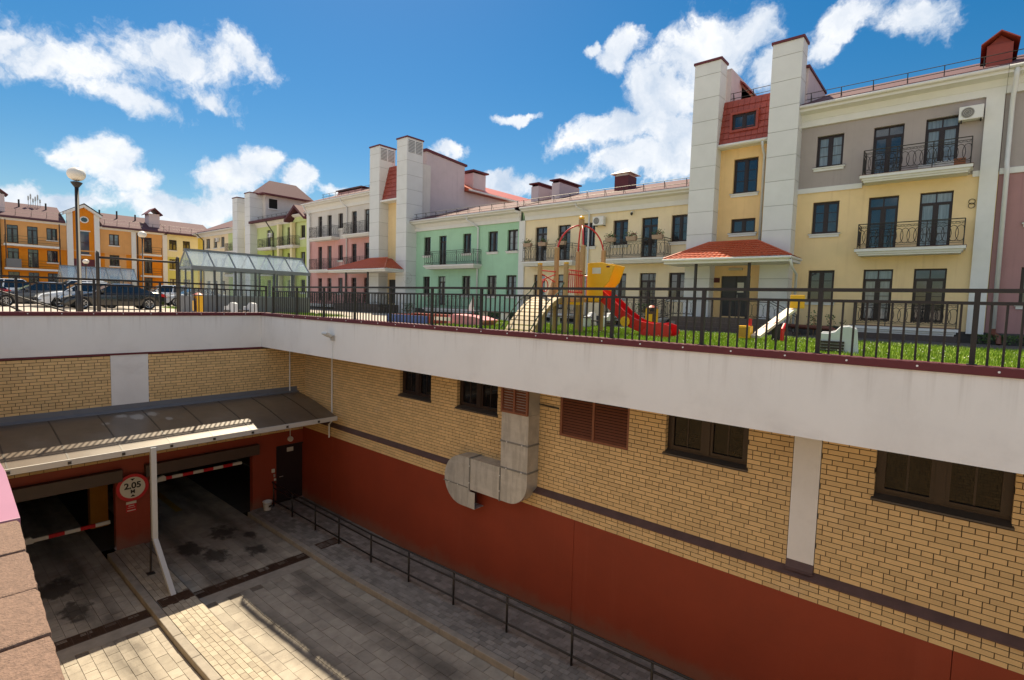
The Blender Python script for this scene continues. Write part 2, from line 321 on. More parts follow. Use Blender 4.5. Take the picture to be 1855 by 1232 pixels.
def tile_patch(mb, p00, p10, p11, p01, nu, nv, wave=.03, step=.03):
    """a quad p00-p10 (eave) to p01-p11 (ridge) as pressed metal tiles: nu waves along the eave, nv stepped rows"""
    p00, p10, p11, p01 = map(Vector, (p00, p10, p11, p01)); nrm = (p10-p00).cross(p01-p00).normalized()
    if nrm.z < 0: nrm = -nrm
    su = 4; rows = []
    for j in range(nv):
        for e in (0, 1):
            v = (j+e)/nv; row = []
            for i in range(nu*su+1):
                u = i/(nu*su); p = p00.lerp(p10, u).lerp(p01.lerp(p11, u), v)
                h = wave*abs(math.sin(math.pi*u*nu))+(step if e == 0 else 0)
                row.append(tuple(p+nrm*h))
            rows.append(row)
    n = nu*su+1; vs = [p for r in rows for p in r]; fs = []
    for j in range(len(rows)-1): fs += [(j*n+i, j*n+i+1, (j+1)*n+i+1, (j+1)*n+i) for i in range(n-1)]
    mb.add(vs, fs)

# ------------------------------------------------------------------ levels
CAP_T, CAP_B, FAS_B = .48, .385, -.60
LEDGE_T, LEDGE_B, RED_T = -2.96, -3.08, -3.38
XW, YB, YF = -16.77, 8.95, 7.496        # far wall, brick face of the side wall, face of its fascia
FLOOR = -5.93
def floor_z(x): return FLOOR+.04*max(0., x+11.2)
XEND = 7.0

# ------------------------------------------------------------------ ground
g = MB()
BIG = 700
for x0, x1, y0, y1 in ((-BIG, -16.95, -BIG, BIG), (-16.95, XEND, 7.69, BIG), (XEND, BIG, -BIG, BIG), (-16.95, XEND, -BIG, -.2)):
    g.quad((x0, y0, 0), (x1, y0, 0), (x1, y1, 0), (x0, y1, 0))
struct(g.build('ground', M_GROUND))
def sheet(name, x0, x1, y0, y1, z, m): return struct(MB().box(x0, x1, y0, y1, z-.05, z).build(name, m))
sheet('lawn', -15.9, 6.6, 8.2, 20.6, .010, M_SOIL)
sheet('lawn', -42, -25.2, 11.6, 16.2, .010, M_SOIL)
sheet('lawn', -21.5, -17.2, 15.8, 20.4, .010, M_SOIL)
sheet('footpath', -46, 6.6, 20.6, 21.5, .016, M_GROUND)
sheet('dark_pavement', -48, 6.6, 21.5, 25.2, .022, M_ASPHALT)

# ------------------------------------------------------------------ bricks and pavers: pieces
def lay(u0, u1, z0, z1, holes, lng=.25, joint=.0115, hgt=.066, header_every=6, seed=0):
    out = []; k = 0; z = z0
    while z < z1-.02:
        zt = min(z+hgt, z1); zc = (z+zt)/2
        head = header_every and k % header_every == 3
        L_ = (lng-joint)/2 if head else lng
        off = (0, .13)[k % 2]+(.065 if k % 6 > 3 else 0)-.3
        u = u0+off
        cuts = [(a, b) for a, b, c, d in holes if c < zc < d]
        while u < u1:
            a, b = max(u, u0), min(u+L_, u1); segs = [(a, b)] if b-a > .006 else []
            for c, d in cuts:
                ns = []
                for p, q in segs:
                    if q <= c or p >= d: ns.append((p, q)); continue
                    if c-p > .006: ns.append((p, c))
                    if q-d > .006: ns.append((d, q))
                segs = ns
            out += [(p, q, z, zt) for p, q in segs]
            u += L_+joint
        z += hgt+joint; k += 1
    return out
_cache = {}
def boxmesh(name, dx, dy, dz, m):
    k = (name, round(dx, 3), round(dy, 3), round(dz, 3), m.name)
    if k not in _cache: _cache[k] = MB().box(-dx/2, dx/2, -dy/2, dy/2, -dz/2, dz/2).mesh(name, m)
    return _cache[k]
def pieces(name, boxes, m, parent, rest_name, limit=300, tilt=None):
    """boxes: list of (x0,x1,y0,y1,z0,z1). The ones that show largest become objects, the rest one mesh."""
    sc = []
    for b in boxes:
        c = ((b[0]+b[1])/2, (b[2]+b[3])/2, (b[4]+b[5])/2); p = project(c)
        if p and -20 < p[0] < PW+20 and 0 < p[1] < PH+20: s = max(b[1]-b[0], b[3]-b[2])/p[2]
        else: s = 0
        sc.append((s, c, b))
    sc.sort(key=lambda t: -t[0]); rest = MB(); n = 0
    for s, c, b in sc:
        if s > 0 and n < limit:
            n += 1
            place(boxmesh(name, b[1]-b[0], b[3]-b[2], b[5]-b[4], m), name, parent, c, rot=(0, -math.atan(.04), 0) if tilt and c[0] > -11.2 else None)
        else: rest.box(*b)
    if rest.v: stuff(rest.build(rest_name, m, parent))

# ------------------------------------------------------------------ side wall of the pit (right)
w1 = thing('retaining_wall', 'long tan brick retaining wall with white fascia and red base on the right of the ramp', 'wall', (-5, 9.0, FLOOR))
W1WIN = [(-11.62, -10.32), (-9.35, -8.0), (-3.92, -2.51), (-.79, .64), (2.4, 3.8)]
holes = [(a, b, -1.62, -.5) for a, b in W1WIN]+[(-6.25, -4.65, -1.73, -.5), (-1.85, -1.46, -3.0, -.5)]
bk = [(a, b, YB, YB+.1, c, d) for a, b, c, d in lay(XW, XEND, LEDGE_T+.004, -.62, holes)]
pieces('brick', bk, M_BRICK, w1, 'brick_courses')
lowb = [(a, b, YB-.075, YB+.03, c, d) for a, b, c, d in lay(XW+.02, XEND, RED_T, LEDGE_B, [], header_every=6)]
pieces('brick', lowb, M_BRICK, w1, 'brick_courses', limit=0)
m = MB()                                  # mortar backing, with the same openings
xs = sorted({XW, XEND}|{v for h in holes for v in h[:2]})
for a, b in zip(xs[:-1], xs[1:]):
    mid = (a+b)/2; h = [q for q in holes if q[0] < mid < q[1]]
    if h: m.box(a-.006, b+.006, YB+.012, YB+.35, LEDGE_T-.2, h[0][2]-.008)
    else: m.box(a+.006, b-.006, YB+.012, YB+.35, LEDGE_T-.2, -.55)
m.box(XW, XEND, YB-.063, YB+.3, RED_T-.02, LEDGE_B+.01)
m.build('mortar', M_MORTAR, w1)
MB().box(XW-.3, XEND, YB+.36, YB+.6, FLOOR-.6, -.6).build('backing', M_BLACK, w1)
for a, b in ((XW, -14.938), (-14.932, -5.753), (-5.747, .197), (.203, XEND)):
    MB().box(a, b, YB-.07, YB+.3, FLOOR-.5, RED_T-.003).build('red_panel', M_REDWALL, w1, bevel=.006)
m = MB(); m.hexa([(XW, YB-.10, LEDGE_B), (XEND, YB-.10, LEDGE_B), (XEND, YB+.02, LEDGE_B), (XW, YB+.02, LEDGE_B), (XW, YB-.10, LEDGE_B+.02), (XEND, YB-.10, LEDGE_B+.02), (XEND, YB+.01, LEDGE_T), (XW, YB+.01, LEDGE_T)])
m.build('ledge', M_LEDGE, w1)
m = MB(); m.box(-1.84, -1.47, YB-.004, YB+.2, LEDGE_T+.11, -.58); m.build('pilaster', M_FASCIA, w1)
m = MB(); m.hexa([(-1.845, YB-.085, LEDGE_T-.03), (-1.465, YB-.085, LEDGE_T-.03), (-1.465, YB+.05, LEDGE_T-.03), (-1.845, YB+.05, LEDGE_T-.03), (-1.845, YB-.05, LEDGE_T), (-1.465, YB-.05, LEDGE_T), (-1.465, YB+.0, LEDGE_T+.108), (-1.845, YB+.0, LEDGE_T+.108)]); m.build('pilaster_foot', M_LEDGE, w1)
fas = MB().box(XW, XEND, YF, YF+.2, FAS_B, CAP_B-.004).build('fascia', M_FASCIA, w1); MB().box(XW, XEND, YF+.2, YB+.8, FAS_B+.002, -.06).build('deck_slab', M_CONC, w1)
cap = MB().box(XW-.24, XEND, YF-.035, YF+.19, CAP_B, CAP_T).build('coping_cap', M_CAP, w1, bevel=.006)
scr = MB().tube([(0, 0, 0), (0, -.012, 0)], .012, 8).mesh('screw', M_WHITE)
for i in range(24): place(scr, 'screw', cap, (.33-.68*i if i else .33, YF-.035, .435))
def pit_window(parent, x0, x1, z0, z1, y, sash=2):
    f = MB(); t = .06; yy = y+.10
    f.box(x0, x1, yy, yy+.07, z0, z0+t); f.box(x0, x1, yy, yy+.07, z1-t, z1); f.box(x0, x0+t, yy+.001, yy+.069, z0+t, z1-t); f.box(x1-t, x1, yy+.001, yy+.069, z0+t, z1-t)
    xm = (x0+x1)/2; f.box(xm-.055, xm+.055, yy-.012, yy+.069, z0+t, z1-t)
    for a, b in ((x0+t, xm-.055), (xm+.055, x1-t)):
        f.box(a, a+.05, yy+.004, yy+.05, z0+t, z1-t); f.box(b-.05, b, yy+.004, yy+.05, z0+t, z1-t); f.box(a+.05, b-.05, yy+.004, yy+.05, z0+t, z0+t+.05)
        f.box((a+b)/2-.012, (a+b)/2+.012, yy+.032, yy+.05, z0+t+.05, z1-t)
        f.box(a+.05, b-.05, yy+.033, yy+.049, z0+.62*(z1-z0)-.012, z0+.62*(z1-z0)+.012)
    fr = f.build('window', M_FRAME, parent)
    for a, b in ((x0+t, xm-.055), (xm+.055, x1-t)): MB().box(a+.05, b-.05, yy+.042, yy+.056, z0+t+.05, z1-t).build('pane', M_PANE_PIT, fr)
    m = MB(); m.hexa([(x0-.03, y-.045, z0-.045), (x1+.03, y-.045, z0-.045), (x1-.002, y+.12, z0-.045), (x0+.002, y+.12, z0-.045), (x0-.03, y-.045, z0-.02), (x1+.03, y-.045, z0-.02), (x1-.002, y+.12, z0+.04), (x0+.002, y+.12, z0+.04)])
    m.build('sill', M_SILL, fr)
    return fr
for a, b in W1WIN: pit_window(w1, a, b, -1.58, -.52, YB)
def louvre(parent, x0, x1, z0, z1, y, name='louvre'):
    f = MB(); t = .05; f.box(x0, x1, y, y+.05, z0, z0+t); f.box(x0, x1, y, y+.05, z1-t, z1); f.box(x0, x0+t, y+.001, y+.049, z0+t, z1-t); f.box(x1-t, x1, y+.001, y+.049, z0+t, z1-t)
    xm = (x0+x1)/2; f.box(xm-.025, xm+.025, y+.001, y+.049, z0+t, z1-t)
    fr = f.build(name, M_REDLOUV, parent)
    MB().box(x0+t, x1-t, y+.055, y+.06, z0+t, z1-t).build('louvre_back', M_BLACK, fr)
    z = z0+t+.004
    for a, b in ((x0+t, xm-.025), (xm+.025, x1-t)):
        key = ('slat', round(b-a, 3))
        if key not in _cache:
            s = MB(); L_ = (b-a)/2; s.hexa([(-L_, -.002, -.02), (L_, -.002, -.02), (L_, .008, -.022), (-L_, .008, -.022), (-L_, .030, .018), (L_, .030, .018), (L_, .038, .014), (-L_, .038, .014)]); _cache[key] = s.mesh('slat', M_REDLOUV)
        zz = z
        while zz < z1-t-.01: place(_cache[key], 'slat', fr, ((a+b)/2, y+.012, zz+.02)); zz += .058
    return fr
M_REDLOUV = mat('brown_red_louvre', (.24, .085, .045), .5, .1, 6)
louvre(w1, -6.25, -4.65, -1.73, -.52, YB+.015)
# conduit on the brick, floodlight with its own conduit on the fascia
m = MB(); m.tube([(-15.02, YB-.03, -.6), (-15.02, YB-.03, -2.9), (-15.02, YB-.125, -3.0), (-15.02, YB-.125, -3.42)], .026, 8); tag(m.build('conduit', M_WHITE), 'white plastic conduit running down the brick at the canopy end', 'conduit')
fl = thing('floodlight', 'small grey floodlight on a bracket on the white fascia', 'floodlight', (-12.59, YF, -.08))
m = MB(); m.box(-.11, .11, -.30, -.10, -.02, .05); fo = m.build('housing', M_GALV, fl, (-12.59, YF, -.06), rot=(rad(-28), 0, 0), bevel=.015)
MB().box(-.095, .095, -.285, -.115, -.026, -.0195).build('lens', M_SIGNWHITE, fo, local=True)
m = MB(); m.tube([(-.07, 0, 0), (-.07, -.08, .03), (-.02, -.16, .09), (.07, -.12, .10), (.09, 0, .04)], .010, 6); m.box(-.1, .11, -.02, 0, -.06, .08); m.build('bracket', M_GALV, fl, (-12.59, YF, -.06))
m = MB(); m.box(-.02, .02, -.022, -.002, -.54, -.12); m.build('cable_trunking', M_WHITE, fl, (-12.59, YF, -.06))
# galvanised duct
du = thing('ventilation_duct', 'galvanised steel ventilation duct bent along the brick wall under the fascia', 'duct', (-7.2, YB, -3.4))
DY0, DY1 = 8.573, YB-.004; DX0, DX1 = -7.53, -6.775
def arc(cx, cz, r, a0, a1, n=10): return [(cx+r*math.cos(rad(a0+(a1-a0)*i/n)), cz+r*math.sin(rad(a0+(a1-a0)*i/n))) for i in range(n+1)]
MB().box(DX0, DX1, DY0, DY1, -1.36, -.6).build('duct_section', M_GALV, du)
louvre(du, DX0+.003, DX1-.003, -1.36, -.52, DY0-.052, 'intake_louvre')
MB().box(DX0, DX1, DY0-.001, DY1, -2.01, -1.364).build('duct_section', M_GALV, du)
MB().box(DX0, DX1, DY0, DY1, -2.60, -2.014).build('duct_section', M_GALV, du)
MB().prism([(DX0, -2.604), (DX0, -3.36)]+arc(DX1-.5, -2.86, .5, -90, 0)+[(DX1, -2.604)], 'y', DY0-.001, DY1).build('duct_elbow', M_GALV, du)
MB().box(-8.47, DX0-.003, DY0, DY1, -3.36, -2.625).build('duct_section', M_GALV, du)
pr = [(-8.474, -2.62)]+[(-8.75+.58*math.cos(rad(a)), -3.21+.59*math.sin(rad(a))) for a in range(90, 271, 12)]
pr += [(-8.53, -3.80), (-8.53, -3.40), (-8.474, -3.40)]
MB().prism(pr, 'y', DY0-.002, DY1).build('duct_bend', M_GALV, du)
m = MB(); m.box(-8.526, -8.30, DY0+.0, DY0+.006, -3.80, -3.41); m.box(-8.526, -8.30, DY1-.01, DY1-.004, -3.80, -3.41); m.box(-8.526, -8.30, DY0+.006, DY1-.01, -3.80, -3.79); m.build('outlet_lip', M_GALV, du)
MB().box(-8.5285, -8.522, DY0+.02, DY1-.02, -3.78, -3.42).build('outlet_mouth', mat('duct_inside', (.10, .045, .04), .7, .1), du)
M_FLANGE = mat('flange_steel', (.25, .25, .24), .5, .15, metal=.4)
for q in ((DX0-.018, DX1+.018, DY0-.018, -2.028, -1.996), (DX0-.018, DX1+.018, DY0-.018, -2.618, -2.586), (DX0-.017, DX0+.013, DY0-.017, -3.378, -2.630), (-8.488, -8.458, DY0-.018, -3.378, -2.602), (-9.35, -8.53, DY0-.016, -3.34, -3.32)):
    MB().box(q[0], q[1], q[2], DY1, q[3], q[4]).build('duct_flange', M_FLANGE, du)
bolt = MB().tube([(0, 0, 0), (0, -.012, 0)], .014, 8).mesh('bolt', M_WHITE)
for x, z in ((-7.35, -2.012), (-6.92, -2.012), (-7.35, -2.602), (-6.92, -2.602), (-7.53, -2.8), (-7.53, -3.15), (-8.473, -2.8), (-8.473, -3.2), (-9.15, -3.33), (-8.85, -3.33)): place(bolt, 'bolt', du, (x, DY0-.018, z))
m = MB(); m.tube([(-6.77, YB-.03, -1.14), (-6.26, YB-.03, -1.16)], .014, 6); m.build('cable', M_IRON, du)

# ------------------------------------------------------------------ far wall of the pit with the garage entrances
w2 = thing('garage_wall', 'tan brick end wall with two dark garage entrances and a white fascia strip', 'wall', (XW, 4.5, FLOOR))
Y0W = -.6
MB().box(XW-.20, XW+.012, Y0W, YF-.002, FAS_B, CAP_B-.004).build('fascia', M_FASCIA, w2)
cp2 = MB().box(XW-.24, XW+.045, Y0W, YF-.04, CAP_B, CAP_T-.002).build('coping_cap', M_CAP, w2, bevel=.006)
scr2 = MB().tube([(0, 0, 0), (.012, 0, 0)], .012, 8).mesh('screw', M_WHITE)
for i in range(12): place(scr2, 'screw', cp2, (XW+.045, 7.0-.62*i, .435))
MB().box(XW-.2, XW+.03, Y0W, YF-.003, FAS_B-.05, FAS_B-.003).build('fascia_strip', M_CAP, w2)
hol2 = [(3.605, 4.447, -2.3, -.5)]
bk2 = [(XW-.1, XW, a, b, c, d) for a, b, c, d in lay(Y0W, YB+.02, -3.45, -.655, hol2, seed=2)]
pieces('brick', bk2, M_BRICK, w2, 'brick_courses')
MB().box(XW-.3, XW-.012, Y0W, YB+.02, -3.46, -.6).build('mortar', M_MORTAR, w2)
MB().box(XW-.05, XW+.012, 3.61, 4.442, -2.3, -.652).build('white_panel', M_FASCIA, w2)
RB = -3.455
G1, G2, DR = (.55, 3.72), (4.34, 7.29), (7.96, 8.93)
m = MB()
for a, b, c, d in ((Y0W, G1[0], FLOOR-.3, RB), (G1[0], G1[1], -4.02, RB), (G1[1], G2[0], FLOOR-.3, RB), (G2[0], G2[1], -4.02, RB), (G2[1], DR[0], FLOOR-.3, RB), (DR[0], DR[1], -3.90, RB), (DR[1], YB-.07, FLOOR-.3, RB)):
    m.box(XW-.35, XW-.006, a+.0005, b-.0005, c, d-.003)
m.build('red_wall', M_REDWALL, w2)
for a, b in (G1, G2):
    bx = MB(); bx.box(XW-.004, XW+.20, a-.05, b+.05, -4.0, -3.68); bx.build('shutter_box', mat('brown_shutter_box', (.075, .048, .035), .5, .15, 4), w2, bevel=.01)
    for yy in (a+.03, b-.03): MB().box(XW-.22, XW-.004, yy-.05, yy+.05, FLOOR, -4.01).build('shutter_guide', M_REDWALL, w2)
dm = MB().box(XW-.12, XW-.05, DR[0], DR[1], FLOOR+.13, -3.905).build('door', mat('black_steel_door', (.018, .010, .010), .45, .15), w2)
m = MB(); m.box(XW-.049, XW+.0, DR[0], DR[0]+.05, FLOOR+.13, -3.905); m.box(XW-.049, XW+.0, DR[1]-.05, DR[1]-.001, FLOOR+.13, -3.905); m.box(XW-.049, XW+.0, DR[0]+.05, DR[1]-.05, -3.96, -3.905); m.build('door_frame', mat('black_steel_door', 0), dm)
MB().tube([(XW-.03, 8.08, -4.95), (XW-.03, 8.20, -4.95)], .012, 6).build('handle', M_GALV, dm)
m = MB(); m.box(XW-.049, XW-.043, 8.34, 8.56, -4.16, -4.02); pl = m.build('door_plate', M_SIGNWHITE, dm)
m = MB(); m.box(XW-.043, XW-.041, 8.46, 8.54, -4.11, -4.05); m.build('plate_mark', M_SIGNBLACK, pl) if False else None
# interior of the garage
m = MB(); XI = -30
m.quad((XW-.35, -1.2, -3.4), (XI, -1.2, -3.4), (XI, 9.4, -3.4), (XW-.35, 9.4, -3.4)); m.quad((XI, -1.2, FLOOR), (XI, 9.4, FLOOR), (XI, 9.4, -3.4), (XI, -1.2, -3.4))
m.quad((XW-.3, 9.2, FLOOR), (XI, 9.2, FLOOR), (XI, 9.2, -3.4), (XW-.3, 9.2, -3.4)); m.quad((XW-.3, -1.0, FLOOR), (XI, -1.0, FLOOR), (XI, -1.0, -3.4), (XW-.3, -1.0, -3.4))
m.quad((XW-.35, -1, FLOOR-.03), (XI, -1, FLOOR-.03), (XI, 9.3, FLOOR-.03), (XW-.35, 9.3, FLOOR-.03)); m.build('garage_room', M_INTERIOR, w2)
m = MB(); m.box(-19.2, -18.9, 3.50, 3.92, FLOOR, -3.4); tag(m.build('column', mat('yellow_column', (.40, .18, .02), .7, .15), None), 'ochre painted column inside the left garage entrance', 'column')
MB().box(-21, -18.6, 5.6, 5.78, FLOOR+.003, FLOOR+.007).build('floor_marking', mat('yellow_marking', (.35, .22, .03), .8, .3), w2)
for nm, ya, yb, z, lab in (('l', .75, 3.62, -5.26, 'striped barrier arm across the left garage entrance'), ('r', 4.55, 7.08, -4.36, 'striped barrier arm raised high in the right garage entrance')):
    bt = thing('barrier_arm', lab, 'barrier', (-17.3, ya, z), group='garage barrier arms')
    n = 9
    for i in range(n):
        a = ya+(yb-ya)*i/n; b = ya+(yb-ya)*(i+1)/n
        MB().box(-17.33, -17.27, a, b, z-.045, z+.045).build('stripe', M_SIGNWHITE if i % 2 == 0 else M_SIGNRED, bt)
    yc = ya+.42*(yb-ya) if nm == 'l' else ya+.12*(yb-ya)
    MB().prism([(yc-.14, z-.06), (yc+.10, z-.06), (yc+.10, z+.05), (yc+.04, z+.11), (yc-.10, z+.06)], 'x', -17.35, -17.25).build('arm_clamp', M_SIGNWHITE, bt)
# round height sign and small notice
sg = thing('height_limit_sign', 'round white height limit sign with red rim reading 2,05', 'sign', (-16.66, 4.0, -4.58))
SX = -16.62
def disc(r, x, t, n=40): return MB().prism([(r*math.cos(2*math.pi*i/n), r*math.sin(2*math.pi*i/n)) for i in range(n)], 'x', x, x+t)
disc(.365, 0, .02).build('rim', M_SIGNRED, sg, (SX, 3.985, -4.215))
disc(.285, 0, .005).build('face', M_SIGNWHITE, sg, (SX+.02, 3.985, -4.215))
RX = (rad(90), 0, rad(90))
place(text_mesh('2,05', .225, M_SIGNBLACK, 'digits'), 'digits', sg, (SX+.030, 3.985, -4.165), rot=RX)
place(text_mesh('M', .135, M_SIGNBLACK, 'letter'), 'letter', sg, (SX+.030, 3.985, -4.325), rot=RX)
for s in (1, -1): MB().prism([(-.055, .245*s), (.055, .245*s), (0, .185*s)], 'x', 0, .004).build('arrow', M_SIGNBLACK, sg, (SX+.026, 3.985, -4.215))
MB().box(XW-.006, SX, 3.93, 4.04, -4.3, -4.1).build('mount', M_IRON, sg)
nt_ = thing('notice_plate', 'small red and white notice under the round sign', 'notice', (XW, 3.98, -4.95))
MB().box(XW-.004, XW+.006, 3.87, 4.10, -4.93, -4.64).build('plate', M_SIGNRED, nt_)
MB().box(XW+.006, XW+.009, 3.87, 4.10, -4.71, -4.64).build('header', M_SIGNWHITE, nt_)
for z, h, a in ((-4.77, .018, .05), (-4.82, .010, .03), (-4.90, .022, .02)): MB().box(XW+.006, XW+.009, 3.87+a, 4.10-a, z, z+h).build('text_line', M_SIGNWHITE, nt_)
# lamp over the door, intercom, conduit on the far wall
lp = thing('wall_lamp', 'small round wall lamp above the black steel door', 'lamp', (XW, 8.42, -3.72))
m = MB(); m.tube([(XW-.004, 8.42, -3.72), (XW+.07, 8.42, -3.72)], .085, 16); m.build('bowl', M_WHITE, lp)
m = MB(); m.tube([(XW+.071, 8.42, -3.72), (XW+.085, 8.42, -3.72)], .06, 16); m.build('glass', M_SIGNWHITE, lp)
m = MB(); m.tube([(XW+.02, 8.42, -3.64), (XW+.02, 8.42, -3.1)], .012, 6); m.build('conduit', M_WHITE, lp)
m = MB(); m.tube([(XW+.025, 8.41, -.66), (XW+.025, 8.41, -2.12)], .020, 8); tag(m.build('conduit', M_WHITE), 'thin white conduit on the end wall above the canopy', 'conduit')
ic = thing('intercom', 'small pale intercom box beside the black door', 'intercom', (XW, 7.85, -4.7))
MB().box(XW-.004, XW+.04, 7.80, 7.90, -4.74, -4.62).build('box', M_SIGNWHITE, ic, bevel=.008)
MB().box(XW-.004, XW+.03, 7.86, 7.91, -4.90, -4.80).build('key_reader', M_GALV, ic); MB().box(XW-.004, XW+.03, 7.88, 7.94, -5.02, -4.95).build('lock_plate', M_SIGNWHITE, ic)

# ------------------------------------------------------------------ canopy over the entrances
cn = thing('canopy', 'curved dark brown translucent canopy over the garage entrances', 'canopy', (XW, 4.5, -2.1))
CX0, CX1, CZ0, CZ1 = XW+.03, -14.30, -2.13, -2.60
def cprof(t): return CX0+(CX1-CX0)*t, CZ0+(CZ1-CZ0)*(.6*t+.4*t*t)
CYA, CYB = -.55, 8.66
M_POLY = mat('brown_polycarbonate', (.115, .085, .062), .30, .2, 2.5, coat=.08, dirt=.5, dirtcol=(.19, .165, .14), stretch=(1, 1, 1))
weather(M_POLY, 'blobs', .55, (.42, .40, .37), (.6, 5, 1), blobs=((-16.3, 3.7, .16), (-16.1, 4.0, .20), (-16.2, 4.35, .18), (-15.7, 4.6, .12), (-15.9, 3.3, .12)))
ribs = [CYA+.955*i for i in range(11)]; ribs = [y for y in ribs if y < CYB]+[CYB]
NT = 10
for a, b in zip(ribs[:-1], ribs[1:]):
    m = MB(); pts = [cprof(i/NT) for i in range(NT+1)]
    m.prism([(x, z) for x, z in pts]+[(x, z-.012) for x, z in pts[::-1]], 'y', a+.006, b-.006); m.build('sheet', M_POLY, cn)
for y in ribs[:-1]:
    m = MB(); pts = [cprof(i/NT) for i in range(NT+1)]; m.prism([(x, z+.006) for x, z in pts]+[(x, z-.05) for x, z in pts[::-1]], 'y', y-.014, y+.014); m.build('rib', mat('canopy_rib', (.035, .026, .02), .4, .1), cn)
    MB().box(CX1+.034, CX1+.05, y-.03, y+.03, CZ1-.09, CZ1-.03).build('bracket', M_IRON, cn)
MB().box(CX1-.004, CX1+.034, CYA, CYB, CZ1-.115, CZ1+.012).build('front_rail', mat('pale_aluminium', (.50, .49, .47), .4, .06, 4), cn)
xm_, zm_ = cprof(.5); MB().box(xm_-.02, xm_+.02, CYA, CYB, zm_-.06, zm_-.013).build('purlin', M_IRON, cn)
MB().prism([(XW+.002, CZ0+.16), (XW+.014, CZ0+.16), (XW+.03, CZ0+.03), (CX0+.16, CZ0-.01), (CX0+.16, CZ0-.015), (XW+.002, CZ0-.02)], 'y', CYA, CYB).build('flashing', mat('grey_flashing', (.14, .145, .16), .5, .1), cn)
# square downpipe from the canopy, with its post
dp = thing('downpipe', 'pale square downpipe dropping from the canopy and kinked to the drain', 'downpipe', (-13.2, 3.9, FLOOR+.1))
M_DP = mat('pale_grey_pipe', (.52, .54, .56), .45, .05)
def sqtube(p, q, r):
    p, q = Vector(p), Vector(q); t = (q-p).normalized(); a = Vector((0, 1, 0)); b = t.cross(a).normalized()
    return MB().hexa([tuple(p+a*i*r+b*j*r) for i, j in ((-1, -1), (1, -1), (1, 1), (-1, 1))]+[tuple(q+a*i*r+b*j*r) for i, j in ((-1, -1), (1, -1), (1, 1), (-1, 1))])
sqtube((-14.27, 3.84, -4.81), (-14.27, 3.84, CZ1-.02), .055).build('upright', M_DP, dp)
sqtube((-14.27, 3.84, -4.83), (-13.17, 3.88, FLOOR+.10), .050).build('spout', M_DP, dp)
ps = thing('pipe_post', 'thin black steel post under the pale downpipe', 'post', (-14.62, 3.83, FLOOR+.12))
MB().tube([(-14.6, 3.83, FLOOR+.12), (-14.6, 3.85, -5.0)], .024, 8).build('pole', M_IRON, ps); MB().box(-14.68, -14.52, 3.75, 3.91, FLOOR+.12, FLOOR+.135).build('base_plate', M_IRON, ps)

# ------------------------------------------------------------------ floor of the pit
KH = .12
def slab(name, x0, x1, y0, y1, dz, m):
    b = MB(); n = [x0]+[x for x in (-11.2,) if x0 < x < x1]+[x1]
    for a, c in zip(n[:-1], n[1:]):
        za, zc = floor_z(a)+dz, floor_z(c)+dz
        b.hexa([(a, y0, za-.3), (c, y0, zc-.3), (c, y1, zc-.3), (a, y1, za-.3), (a, y0, za), (c, y0, zc), (c, y1, zc), (a, y1, za)])
    return b.build(name, m)
def paved(name, x0, x1, y0, y1, dz, lx, ly, m, seed, skip=(), weave=False):
    root = struct(slab(name, x0, x1, y0, y1, dz-.012, M_BED)); rr = random.Random(seed); bx = []; j = .008
    y = y0+j/2; r = 0
    while y < y1-.03:
        yb = min(y+ly-j, y1-j/2); x = x0-(lx/2 if r % 2 else 0)-rr.uniform(0, .03)
        while x < x1:
            a, b = max(x, x0+.002), min(x+lx-j, x1-.002); xc = (a+b)/2
            if b-a > .04 and not any(p < xc < q for p, q in skip):
                z = floor_z(xc)+dz+rr.uniform(-.003, .003); bx.append((a, b, y, yb, z-.04, z))
            x += lx
        y += ly; r += 1
    pieces('paver', bx, m, root, 'paver_field', tilt=True)
    return root
DRX = (-13.17, -12.80)
STRIP = (-12.80, -12.42)
paved('left_lane', -25.0, XEND, .2, 3.36, 0, .30, .20, M_PAVER, 1, skip=(DRX, STRIP))
paved('right_lane', -25.0, XEND, 4.24, 6.99, 0, .40, .25, M_PAVER, 2, skip=(DRX, STRIP))
paved('island', -16.55, XEND, 3.54, 4.22, KH, .20, .11, M_PAVER2, 3, skip=(DRX,))
paved('walkway', XW, XEND, 7.16, YB-.07, KH, .20, .12, M_PAVER3, 4)
for a, b in ((.2, 3.36), (4.24, 6.99)):
    struct(MB().box(STRIP[0], STRIP[1], a, b, FLOOR-.1, FLOOR+.004).build('concrete_strip', M_CONC))
def kerb(label, y0, y1, x0):
    t = thing('kerb', label, 'kerb', (x0, y0, FLOOR)); x = x0
    while x < XEND:
        b = min(x+1.0, XEND); za, zb = floor_z(x)+KH+.012, floor_z(b)+KH+.012
        MB().hexa([(x+.004, y0, za-.4), (b-.004, y0, zb-.4), (b-.004, y1, zb-.4), (x+.004, y1, za-.4), (x+.004, y0, za), (b-.004, y0, zb), (b-.004, y1, zb), (x+.004, y1, za)]).build('kerb_stone', M_CONC, t, bevel=.015); x += 1.0
kerb('pale concrete kerb along the walkway below the red wall', 7.0, 7.15, -16.7)
kerb('pale concrete kerb on the island between the two lanes', 3.37, 3.53, -16.5)
